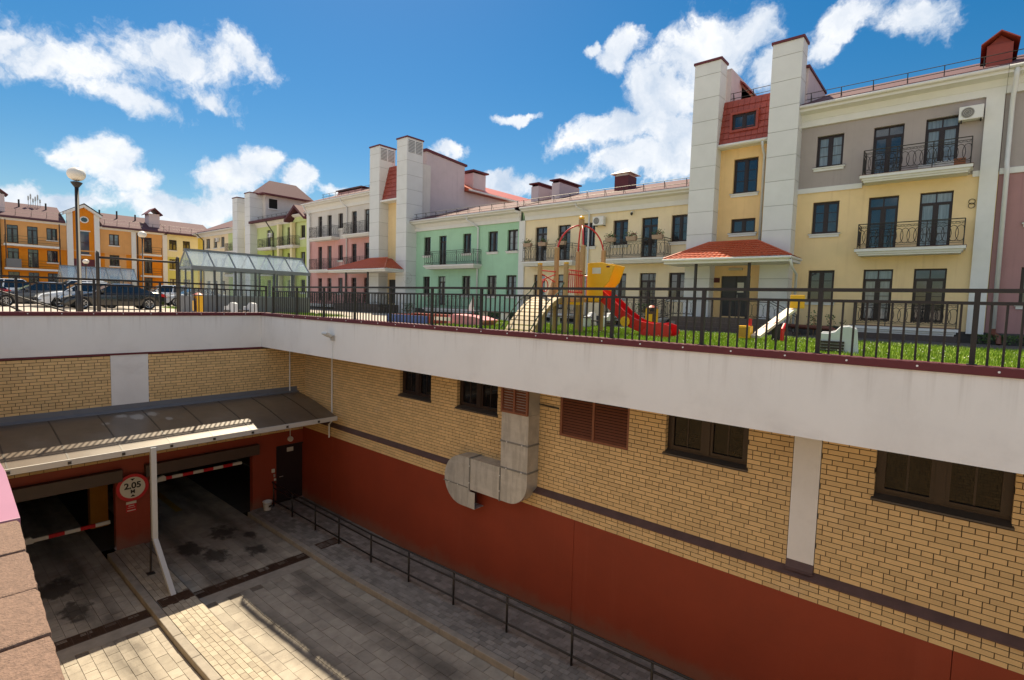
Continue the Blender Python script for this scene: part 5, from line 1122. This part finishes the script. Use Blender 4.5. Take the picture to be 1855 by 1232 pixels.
# slide trough: swept U section
SY0, SY1 = 15.48, 16.06
path = [(PX1+.25, 1.27), (PX1+.5, 1.22), (PX1+.8, 1.0), (PX1+1.25, .62), (PX1+1.7, .34), (PX1+2.05, .23), (PX1+2.45, .19), (PX1+2.8, .18)]
sec = [(SY0-.02, .34), (SY0, .0), (SY1, .0), (SY1+.02, .34), (SY1-.04, .35), (SY1-.05, .05), (SY0+.05, .05), (SY0+.04, .35)]
vs = []; ns = len(sec)
for i, (x, z) in enumerate(path):
    j0, j1 = max(i-1, 0), min(i+1, len(path)-1); dx, dz = path[j1][0]-path[j0][0], path[j1][1]-path[j0][1]; l = math.hypot(dx, dz); nx, nz = -dz/l, dx/l
    vs += [(x+nx*(h-.05), y, z+nz*(h-.05)) for y, h in sec]
fs = [(i*ns+k, i*ns+(k+1) % ns, (i+1)*ns+(k+1) % ns, (i+1)*ns+k) for i in range(len(path)-1) for k in range(ns)]+[tuple(range(ns))[::-1], tuple((len(path)-1)*ns+k for k in range(ns))]
m = MB(); m.add(vs, fs); m.build('slide', M_REDP, pt)
xe = PX1+2.62
for y in (SY0-.012, SY1+.012): MB().prism([(xe-.62, .12), (xe-.3, .42), (xe+.1, .52), (xe+.38, .44), (xe+.48, .22), (xe+.38, .03), (xe-.3, .03)], 'y', y-.02, y+.02).build('slide_foot', M_REDP, pt, bevel=.008)
disc_ = MB().prism([(PX1+1.50+.17*math.cos(rad(a)), .50+.17*math.sin(rad(a))) for a in range(0, 360, 20)], 'y', SY0-.05, SY0-.022).build('slide_disc', M_YELLOW, pt)

# ------------------------------------------------------------------ other things on the lawn
ss = thing('seesaw', 'pale seesaw board with red marks and yellow seats on the grass', 'seesaw', (-4.35, 17.6, 0))
A_, B_ = Vector((-4.75, 17.0, .18)), Vector((-4.15, 18.6, 1.05)); d = (B_-A_).normalized(); sx = Vector((d.y, -d.x, 0)).normalized()*.16; nz = d.cross(sx).normalized()*.04; nz = nz if nz.z > 0 else -nz
MB().hexa([tuple(p) for p in (A_-sx-nz, A_+sx-nz, B_+sx-nz, B_-sx-nz, A_-sx+nz, A_+sx+nz, B_+sx+nz, B_-sx+nz)]).build('board', mat('pale_board', (.70, .62, .50), .6, .08), ss)
for t_, s_ in ((.35, -.5), (.5, .6)):
    c = A_.lerp(B_, t_)+sx*s_+nz*1.05; e = d*.16; f = sx*.12; MB().add([tuple(c-e-f), tuple(c+e-f), tuple(c+e+f), tuple(c-e+f)], [(0, 1, 2, 3)]).build('red_mark', M_REDP, ss)
MB().box(-4.20, -3.78, 18.5, 18.55, 1.08, 1.50).build('seat_back', M_YELLOW, ss, bevel=.02); MB().box(-5.28, -4.9, 16.95, 17.25, .12, .50).build('seat_box', M_YELLOW, ss, bevel=.02); MB().box(-5.22, -4.96, 16.940, 16.949, .16, .44).build('seat_panel', mat('ochre_panel', (.45, .22, .02), .5, .1), ss)
MB().box(-4.45, -4.15, 17.6, 17.9, 0, .5).build('pivot', M_IRON, ss); m = MB(); m.tube([(-4.05, 17.2, .1), (-4.05, 17.2, .45), (-4.05, 17.4, .58), (-4.05, 17.55, .4)], .05, 8); m.build('red_handle', M_REDP, ss); MB().tube([(-4.95, 17.1, .45), (-4.95, 17.1, .72)], .05, 8).build('red_handle', M_REDP, ss)
def conc_bench(label, x, y, rot=0, s=1.0):
    t = thing('concrete_bench', label, 'bench', (x, y, 0), rot if rot else 0.0, group='concrete benches'); WL[t.name] = Vector((0, 0, 0))
    for yy in (-.45, .45):
        MB().prism([(-.42, 0), (.42, 0), (.36, .62), (.20, .68), (.02, .66), (-.08, .54), (-.22, .50), (-.38, .50)], 'y', yy-.10, yy+.10).build('end_block', M_CONCW, t, bevel=.02)
    for i in range(3): MB().box(-.34+.15*i, -.22+.15*i, -.34, .34, .28, .33).build('slat', M_FRAME, t)
    for i in range(4): MB().box(-.36, .12, -.59, -.552, .06+.07*i, .11+.07*i).build('front_slat', M_FRAME, t)
    return t
conc_bench('pale concrete bench on the grass near the fence at the right', -2.25, 14.9, rad(8)); conc_bench('pale concrete bench behind the fence corner by the glass shelter', -24.6, 10.1, rad(10)); 
conc_bench('pale concrete bench on the path behind the slide', -12.2, 20.2, rad(90))
# dark bench supports with white ends along the path
def path_bench(label, x, y):
    t = thing('path_bench', label, 'bench', (x, y, 0), group='benches along the path')
    for dx in (-.8, .8): MB().box(x+dx-.12, x+dx+.12, y-.22, y+.22, 0, .44).build('end_block', M_CONCW, t, bevel=.015)
    for i in range(4): MB().box(x-1.0, x+1.0, y-.20+.10*i, y-.12+.10*i, .445, .48).build('slat', M_FRAME, t)
path_bench('white-ended bench with dark slats behind the play tower', -12.9, 19.0); path_bench('white-ended bench with dark slats in front of the green house', -19.2, 21.0)
def bin_(label, x, y):
    t = thing('litter_bin', label, 'bin', (x, y, 0), group='yellow litter bins')
    m = MB(); m.lathe([(.16, .18), (.17, .20), (.19, .78), (.19, .80), (.16, .80)], x, y, 16); m.build('drum', mat('bin_brown', (.09, .04, .03), .6, .1), t)
    for dx in (-.22, .16): MB().box(x+dx, x+dx+.06, y-.12, y+.12, 0, .92).build('side_plate', M_YELLOW, t)
    MB().box(x-.12, x+.12, y-.205, y-.192, .25, .7).build('front_plate', M_YELLOW, t); m = MB(); m.lathe([(.22, .95), (.22, .97), (.05, 1.06), (.02, 1.06)], x, y, 16); m.build('lid', M_REDTILE, t)
bin_('yellow litter bin with a brown drum beside the glass shelter', -26.0, 8.85); bin_('yellow litter bin behind the foot of the red slide', -9.7, 20.2)
sbx = thing('sandbox', 'low sandbox with red and blue boards in front of the green house', 'sandbox', (-18.2, 15.4, 0))
for a in ((-20.0, -17.2, 14.6, 14.7, M_BLUETOY), (-20.0, -17.2, 16.4, 16.5, M_REDTILE), (-20.0, -19.9, 14.71, 16.39, M_REDTILE), (-17.3, -17.2, 14.71, 16.39, M_REDTILE)): MB().box(a[0], a[1], a[2], a[3], 0, .34).build('board', a[4], sbx)
MB().box(-19.89, -17.31, 14.71, 16.39, .0, .12).build('sand', mat('sand', (.55, .40, .24), .95, .1), sbx)
for i in range(8): MB().box(-20.1+.37*i, -19.8+.37*i, 16.1, 16.6, .345, .38).build('seat_board', M_REDTILE, sbx)
bt = thing('toy_boat', 'pink wooden toy boat with a pale sail in the playground', 'play boat', (-15.2, 15.2, 0))
MB().prism([(-16.3, .30), (-15.8, .48), (-14.6, .42), (-14.0, .30), (-14.3, .0), (-16.0, .0)], 'y', 14.8, 15.6).build('hull', M_PINKTOY, bt, bevel=.02); MB().prism([(-15.35, .62), (-15.05, 1.15), (-14.98, .62)], 'y', 15.15, 15.19).build('sail', mat('sail', (.72, .72, .74), .6, .05), bt); MB().tube([(-15.02, 15.17, .3), (-15.02, 15.17, 1.18)], .02, 6).build('mast', M_PINKFL, bt); MB().box(-16.6, -15.6, 14.5, 14.55, .2, .34).build('stern_board', mat('pale_board', 0), bt)

# ------------------------------------------------------------------ glass shelters
def glass_house(label, x, y0, y1, half, zb_, ze, zr, n, group='glass shelters'):
    t = thing('glass_shelter', label, 'glass shelter', (x, (y0+y1)/2, 0), group=group)
    MB().box(x-2*half, x, y0, y1, 0, zb_).build('base_wall', M_GREYCLAD, t); st = (y1-y0)/n; xc = x-half
    f = MB(); s = .045
    for i in range(n+1):
        y = y0+st*i
        for xx in (x-s, x-2*half+s): f.box(xx-s, xx+s, y-s, y+s, zb_+.002, ze)
    f.build('mullions', M_ALU, t)
    f = MB(); f.box(x-.09, x+.03, y0-.06, y1+.06, ze-.14, ze+.04); f.box(x-2*half-.03, x-2*half+.09, y0-.06, y1+.06, ze-.14, ze+.04); f.box(xc-.05, xc+.05, y0-.06, y1+.06, zr-.05, zr+.05); f.box(x-.08, x+.02, y0-.05, y1+.05, zb_+.001, zb_+.08)
    for i in range(n+1):
        y = y0+st*i; f.tube([(x, y, ze), (xc, y, zr)], .045, 4); f.tube([(x-2*half, y, ze), (xc, y, zr)], .045, 4)
    f.box(x-2*half+.09, x-.09, y0-.04, y0+.04, ze-.10, ze); f.box(x-2*half+.09, x-.09, y1-.04, y1+.04, ze-.10, ze); f.build('frame', mat('roof_aluminium', (.16, .18, .20), .4, .1), t)
    gm = MB().box(-.004, .004, .05, st-.05, zb_+.08, ze-.14).mesh('pane', M_GLASS)
    def roofpane(sgn):
        p = [(0, .05), (0, st-.05), (-half*sgn, st-.05), (-half*sgn, .05)]; zz = [ze+.03, ze+.03, zr, zr]; return MB().hexa([(q[0], q[1], z-.004) for q, z in zip(p, zz)]+[(q[0], q[1], z+.004) for q, z in zip(p, zz)]).mesh('pane', M_GLASSB)
    ra, rb = roofpane(1), roofpane(-1)
    for i in range(n):
        y = y0+st*i
        place(gm, 'pane', t, (x-.03, y, 0)); place(gm, 'pane', t, (x-2*half+.03, y, 0)); place(ra, 'roof_pane', t, (x-.02, y, 0)); place(rb, 'roof_pane', t, (x-2*half+.02, y, 0))
    for y in (y0, y1): MB().prism([(x-.05, ze), (x-2*half+.05, ze), (xc, zr-.05)], 'y', y-.004, y+.004).build('gable_pane', M_GLASS, t)
    for a, b in ((x-half+.05, x-.1), (x-2*half+.1, x-half-.05)): MB().box(a, b, y0-.004, y0+.004, zb_+.05, ze-.1).build('end_pane', M_GLASS, t)
    MB().box(xc-.04, xc+.04, y0-.03, y0+.03, zb_, ze-.1).build('end_mullion', M_ALU, t)
M_GLASSB = glass_mat('roof_glass', (.90, .96, .99), .20)
glass_house('glass roofed shelter on a grey base behind the fence corner', -29.0, 9.63, 15.75, .95, .88, 2.36, 3.22, 6)
glass_house('far glass roofed shelter in front of the orange house', -72.0, 11.6, 18.2, 1.2, .7, 2.3, 3.6, 5)

# ------------------------------------------------------------------ lamps, metal frame
def lamp(label, x, y, h, r=.30):
    t = thing('street_lamp', label, 'lamp', (x, y, 0), group='globe lamps'); 
    MB().tube([(x, y, 0), (x, y, 1.0), (x, y, 1.001), (x, y, h-.28)], [.085, .085, .062, .055], 12).build('pole', M_FENCE, t, smooth=True); m = MB(); m.lathe([(.06, h-.30), (.14, h-.18), (.16, h-.14), (.10, h-.12)], x, y, 16); m.build('collar', M_FENCE, t)
    m = MB(); m.lathe([(r*max(.25, math.sin(rad(a))), h+.12-r*.86*math.cos(rad(a))) for a in range(12, 180, 12)], x, y, 24); m.build('globe', M_GLOBE, t, smooth=True)
lamp('tall globe lamp post standing just behind the left fence', -22.0, 3.97, 4.62, .25); lamp('distant globe lamp in front of the orange house balconies', -56.0, 14.6, 6.0, .34); lamp('small far globe lamp left of the distant one', -70.0, 13.2, 3.9, .28)
fr_ = thing('carpet_frame', 'dark tubular metal frame with a long crossbar behind the left fence', 'frame', (-23, 6, 0))
for y in (4.66, 7.12):
    MB().tube([(-23.10, y, 0), (-23.10, y, 2.28)]+[(-23+.10*math.cos(rad(180-a)), y, 2.28+.10*math.sin(rad(a))) for a in range(20, 180, 20)]+[(-22.90, y, 2.28), (-22.90, y, 0)], .032, 10).build('upright', M_FENCE, fr_, smooth=True)
MB().tube([(-23, 4.66, 2.18), (-23, 7.12, 2.18)], .04, 10).build('crossbar', M_FENCE, fr_, smooth=True)
rk = thing('bike_rack', 'low dark rack of slanted tubes behind the fence at the left edge', 'rack', (-27, 3.6, 0))
MB().tube([(-27, 2.3, 1.0), (-27, 4.6, .1)], .035, 8).build('slant_tube', M_FENCE, rk); MB().tube([(-26.6, 1.9, .9), (-26.6, 3.2, .1)], .035, 8).build('slant_tube', M_FENCE, rk); MB().tube([(-27, 3.6, .1), (-27, 4.9, .1)], .03, 8).build('foot_tube', M_FENCE, rk)

# ------------------------------------------------------------------ cars
def car(label, color, x, y, rot, kind='sedan', rough=.22):
    t = thing('parked_car', label, 'car', (x, y, 0), rot, group='cars parked behind the left fence'); WL[t.name] = Vector((0, 0, 0))
    pm = mat('car_paint_'+color[0], color[1], rough, .03, coat=.8)
    if kind == 'sedan': L_, Wd, top, st = 4.85, .91, 1.44, [(-2.42, .58), (-2.34, .70), (-1.3, .90), (-.95, .95), (1.55, 1.02), (2.25, .98), (2.42, .78)]; rf = [(-.98, .93), (-.15, 1.40), (.75, 1.42), (1.72, 1.0)]
    elif kind == 'suv': L_, Wd, top, st = 4.6, .93, 1.68, [(-2.3, .62), (-2.22, .85), (-1.3, 1.02), (-1.0, 1.06), (1.8, 1.12), (2.2, 1.08), (2.3, .8)]; rf = [(-1.1, 1.04), (-.35, 1.62), (1.5, 1.64), (2.1, 1.1)]
    else: L_, Wd, top, st = 4.2, .88, 1.48, [(-2.1, .58), (-2.02, .74), (-1.25, .92), (-1.0, .96), (1.6, 1.02), (2.0, .98), (2.1, .75)]; rf = [(-1.05, .94), (-.25, 1.45), (1.1, 1.47), (1.85, 1.0)]
    wx = (st[0][0]+.90, st[-1][0]-.92); zs = .24
    # lower body: cross-sections along the length (rounded shoulders)
    b = MB(); n = 0; xs_ = []
    def ztop(x):
        for (a, za), (c, zc) in zip(st[:-1], st[1:]):
            if a <= x <= c: return za+(zc-za)*(x-a)/(c-a)
        return st[-1][1]
    X0, X1 = st[0][0], st[-1][0]; N_ = 26; rings = []
    for i in range(N_+1):
        x_ = X0+(X1-X0)*i/N_; e = min(1, (x_-X0)/.45, (X1-x_)/.45); w = Wd*(.80+.20*math.sqrt(max(0, min(1, e)))); zt = ztop(x_); lo = zs+(.08 if e < .4 else 0)
        arch = 0
        for c in wx:
            if abs(x_-c) < .36: arch = max(arch, math.sqrt(max(0, .36**2-(x_-c)**2))+.30)
        lo = max(lo, arch)
        r = [(w*.97, lo), (w, max(lo+.02, .45)), (w*.985, max(lo+.05, zt-.20)), (w*.94, zt-.05), (w*.80, zt)]
        rings.append([(x_, -p, q) for p, q in r]+[(x_, p, q) for p, q in r[::-1]])
    k = len(rings[0]); vs = [p for r in rings for p in r]; fs = [(i*k+j, i*k+j+1, (i+1)*k+j+1, (i+1)*k+j) for i in range(N_) for j in range(k-1)]+[tuple(range(k)), tuple(N_*k+j for j in range(k))[::-1]]
    b.add(vs, fs); b.build('body', pm, t, smooth=True)
    MB().box(X0+.25, X1-.25, -Wd*.9, Wd*.9, .2, .5).build('underbody', M_RUBBER, t)
    # greenhouse
    (xa, za), (xb_, zb2), (xc_, zc), (xd, zd) = rf; wb, wt = Wd*.90, Wd*.66
    g_ = MB(); g_.add([(xb_, -wt, zb2), (xc_, -wt, zc), (xc_, wt, zc), (xb_, wt, zb2), (xb_+.15, -wt*.8, zb2+.035), (xc_-.15, -wt*.8, zc+.035), (xc_-.15, wt*.8, zc+.035), (xb_+.15, wt*.8, zb2+.035)], [(4, 5, 6, 7), (0, 1, 5, 4), (1, 2, 6, 5), (2, 3, 7, 6), (3, 0, 4, 7)])
    ro = g_.build('roof', pm, t, smooth=True)
    g_ = MB(); g_.quad((xa, -wb, za), (xb_, -wt, zb2), (xb_, wt, zb2), (xa, wb, za)); g_.build('windscreen', M_CARGLASS, t); g_ = MB(); g_.quad((xd, -wb, zd), (xd, wb, zd), (xc_, wt, zc), (xc_, -wt, zc)); g_.build('rear_window', M_CARGLASS, t)
    for s in (-1, 1):
        g_ = MB(); g_.quad((xa, s*wb, za), (xd, s*wb, zd), (xc_, s*wt, zc), (xb_, s*wt, zb2)); g_.build('side_window', M_CARGLASS, t)
        p_ = MB(); o_ = s*.006
        for q in (.0, .46, 1.0):
            bx0 = xa+(xd-xa)*(.02+.94*q); tx0 = xb_+(xc_-xb_)*(.0+.98*q); p_.hexa([(bx0, s*wb, za), (bx0+.09, s*wb, za), (bx0+.09, s*wb+s*.012, za), (bx0, s*wb+s*.012, za), (tx0, s*wt, zb2), (tx0+.06, s*wt, zb2), (tx0+.06, s*wt+s*.012, zb2), (tx0, s*wt+s*.012, zb2)])
        p_.build('pillar', pm, t)
        MB().box(xa+.25, xa+.40, s*Wd*.98-.05 if s > 0 else -Wd*.98-.12, s*Wd*.98+.12 if s > 0 else -Wd*.98+.05, za+.0, za+.14).build('mirror', pm, t, bevel=.03)
        MB().prism([(X0+.05, .60), (X0+.45, .72), (X0+.42, .80), (X0+.08, .68)], 'y', s*Wd*.965-.06, s*Wd*.965+.012).build('headlight', M_RIM, t); MB().prism([(X1-.04, .72), (X1-.36, .80), (X1-.34, .92), (X1-.10, .92)], 'y', s*Wd*.965-.06, s*Wd*.965+.012).build('tail_light', M_REDP, t)
        for q in (.15, .62): MB().box(xa+(xd-xa)*q+.35, xa+(xd-xa)*q+.53, s*Wd-.012, s*Wd+.016, .80, .83).build('door_handle', pm, t)
        for c in wx:
            ty = MB(); ty.tube([(c, s*(Wd-.21), .325), (c, s*(Wd-.19), .325), (c, s*(Wd-.03), .325), (c, s*(Wd-.01), .325)], [.30, .325, .325, .30], 22); wo = ty.build('wheel', M_RUBBER, t)
            rm = MB(); yy = s*(Wd-.008); rm.tube([(c, s*(Wd-.10), .325), (c, yy-s*.004, .325)], .215, 20)
            rm.build('rim', mat('dark_rim', (.05, .05, .052), .5, .1), wo); sp_ = MB()
            for a in range(0, 360, 45): sp_.tube([(c, yy, .325), (c+.20*math.cos(rad(a)), yy, .325+.20*math.sin(rad(a)))], .020, 5)
            sp_.tube([(c+.205*math.cos(rad(a)), yy, .325+.205*math.sin(rad(a))) for a in range(0, 360, 20)], .018, 5, closed=True); sp_.build('spokes', M_RIM, wo)
    MB().box(X0-.012, X0+.03, -.35, .35, .38, .56).build('grille', M_RUBBER, t); MB().box(X0-.02, X0-.008, -.26, .26, .33, .37).build('number_plate', M_SIGNWHITE, t) if False else None
    return t
BLK = ('black', (.004, .004, .005)); WHT = ('white', (.72, .73, .74)); SLV = ('silver', (.42, .43, .45)); NAV = ('dark_blue', (.015, .025, .05)); RED = ('red', (.25, .01, .012)); DGR = ('dark_grey', (.05, .05, .055))
car('black sedan parked side-on behind the globe lamp post', BLK, -36.7, 8.1, rad(90))
car('white car right behind the black sedan, nose to the left', WHT, -39.6, 7.3, rad(90), 'hatch')
car('dark grey car at the left with its wheel showing', DGR, -41.4, 5.6, rad(90), 'sedan')
car('white tall car behind the others at the left', WHT, -44.5, 7.8, rad(90), 'suv')
car('silver car in the back row left of the lamp', SLV, -48.5, 7.0, rad(90), 'hatch')
car('red car cut by the left edge of the picture', RED, -41.5, 2.3, rad(90), 'hatch')
car('silver car parked to the left of the glass shelter', SLV, -46.8, 15.6, rad(90), 'sedan')
car('white car in the back row right of the black sedan', WHT, -52.5, 15.2, rad(90), 'suv')
car('dark blue car far back between the white ones', NAV, -53, 11.0, rad(90), 'sedan')
car('white car far back at the left edge', WHT, -50, 4.4, rad(90), 'suv')

# ------------------------------------------------------------------ plants
def shrub(label, x, y, z, h, r, n, m=M_LEAF, cat='shrub'):
    t = thing('shrub', label, cat, (x, y, z), group='small shrubs by the houses'); rr = random.Random(int(x*77+y*13)); b = MB(); s = MB()
    for i in range(5): s.tube([(0, 0, 0), (rr.uniform(-r, r)*.6, rr.uniform(-r, r)*.6, h*.8)], .008, 4)
    for i in range(n):
        p = Vector((rr.gauss(0, r*.5), rr.gauss(0, r*.5), h*(.15+.85*rr.random()**.8))); a = Vector((rr.uniform(-1, 1), rr.uniform(-1, 1), rr.uniform(-.3, 1))).normalized()*rr.uniform(.05, .10); c = a.cross(Vector((rr.uniform(-1, 1), rr.uniform(-1, 1), .3))).normalized()*.03
        b.add([tuple(p), tuple(p+a*.5+c), tuple(p+a), tuple(p+a*.5-c)], [(0, 1, 2, 3)])
    s.build('stems', M_WOOD, t, (x, y, z)); b.build('leaves', m, t, (x, y, z))
shrub('thin young shrub under the right-hand ground floor window, leftmost', -4.55, 24.1, .02, 1.0, .22, 90); shrub('thin young shrub under the right-hand ground floor window, middle', -3.95, 24.2, .02, .85, .2, 70); shrub('thin young shrub near the ground floor balcony of the yellow house', -3.55, 24.1, .02, .7, .16, 50)
shrub('leafy shrub beside the left stair railing of the porch', -11.6, 23.4, .02, 1.1, .4, 320); shrub('small bush at the foot of the white vented tower', -29.8, 23.6, .02, .7, .45, 300)
shrub('small bush below the cream house ground floor balcony', -13.4, 23.8, .02, .65, .35, 220)
def hedge(label, x0, x1, y, h=.35):
    rr = random.Random(int(x0*31)); b = MB(); n = int((x1-x0)*260)
    for i in range(n):
        p = Vector((rr.uniform(x0, x1), y+rr.uniform(-.2, .2), h*rr.random()**.6)); a = Vector((rr.uniform(-1, 1), rr.uniform(-1, 1), rr.uniform(-.2, 1))).normalized()*.07; c = a.cross(Vector((rr.uniform(-1, 1), rr.uniform(-1, 1), .3))).normalized()*.03
        b.add([tuple(p), tuple(p+a*.5+c), tuple(p+a), tuple(p+a*.5-c)], [(0, 1, 2, 3)])
    o = b.build('hedge', M_LEAF); tag(o, label, 'hedge')
hedge('low dark hedge along the wall base at the far right', .3, 6.0, 24.6); hedge('low dark hedge along the base of the mint green house', -24.0, -20.6, 24.5); 
# grass blades
def grass(x0, x1, y0, y1, n, hmax, seed):
    rr = random.Random(seed); vs = []; fs = []
    for i in range(n):
        x, y = rr.uniform(x0, x1), rr.uniform(y0, y1); h = hmax*rr.uniform(.45, 1); a = rr.uniform(0, 6.283); w = rr.uniform(.008, .016); l = rr.uniform(0, .5)*h; o = len(vs); ca, sa = math.cos(a), math.sin(a)
        vs += [(x-w*sa, y+w*ca, .01), (x+w*sa, y-w*ca, .01), (x+l*ca+w*.4*sa, y+l*sa-w*.4*ca, .01+h*.75), (x+l*1.5*ca, y+l*1.5*sa, .01+h)]
        fs += [(o, o+1, o+2), (o, o+2, o+3)]
    me = bpy.data.meshes.new('grass'); me.from_pydata(vs, [], fs); me.materials.append(M_GRASS); o = bpy.data.objects.new('grass', me); C.objects.link(o); o['kind'] = 'stuff'; return o
tag(grass(-15.8, 3.5, 12.6, 20.5, 80000, .13, 1), 'bright green lawn grass around the playground', 'grass')
tag(grass(-41.5, -25.5, 11.8, 16.1, 9000, .16, 2), 'bright green grass strip beside the parking lot', 'grass')
tag(grass(-21.4, -17.3, 15.9, 20.3, 7000, .15, 3), 'green grass patch in front of the mint green house', 'grass')
rr = random.Random(5); b = MB()
for i in range(420):
    x, y = rr.uniform(-15, 3), rr.uniform(13.5, 20.3); z = rr.uniform(.09, .15); r = rr.uniform(.009, .016); b.add([(x-r, y, z), (x, y-r, z), (x+r, y, z), (x, y+r, z), (x, y, z+r), (x, y, z-r)], [(0, 1, 4), (1, 2, 4), (2, 3, 4), (3, 0, 4), (1, 0, 5), (2, 1, 5), (3, 2, 5), (0, 3, 5)])
tag(stuff(b.build('clover_flowers', M_FLOWER)), 'tiny pale clover flowers scattered in the lawn', 'flowers')
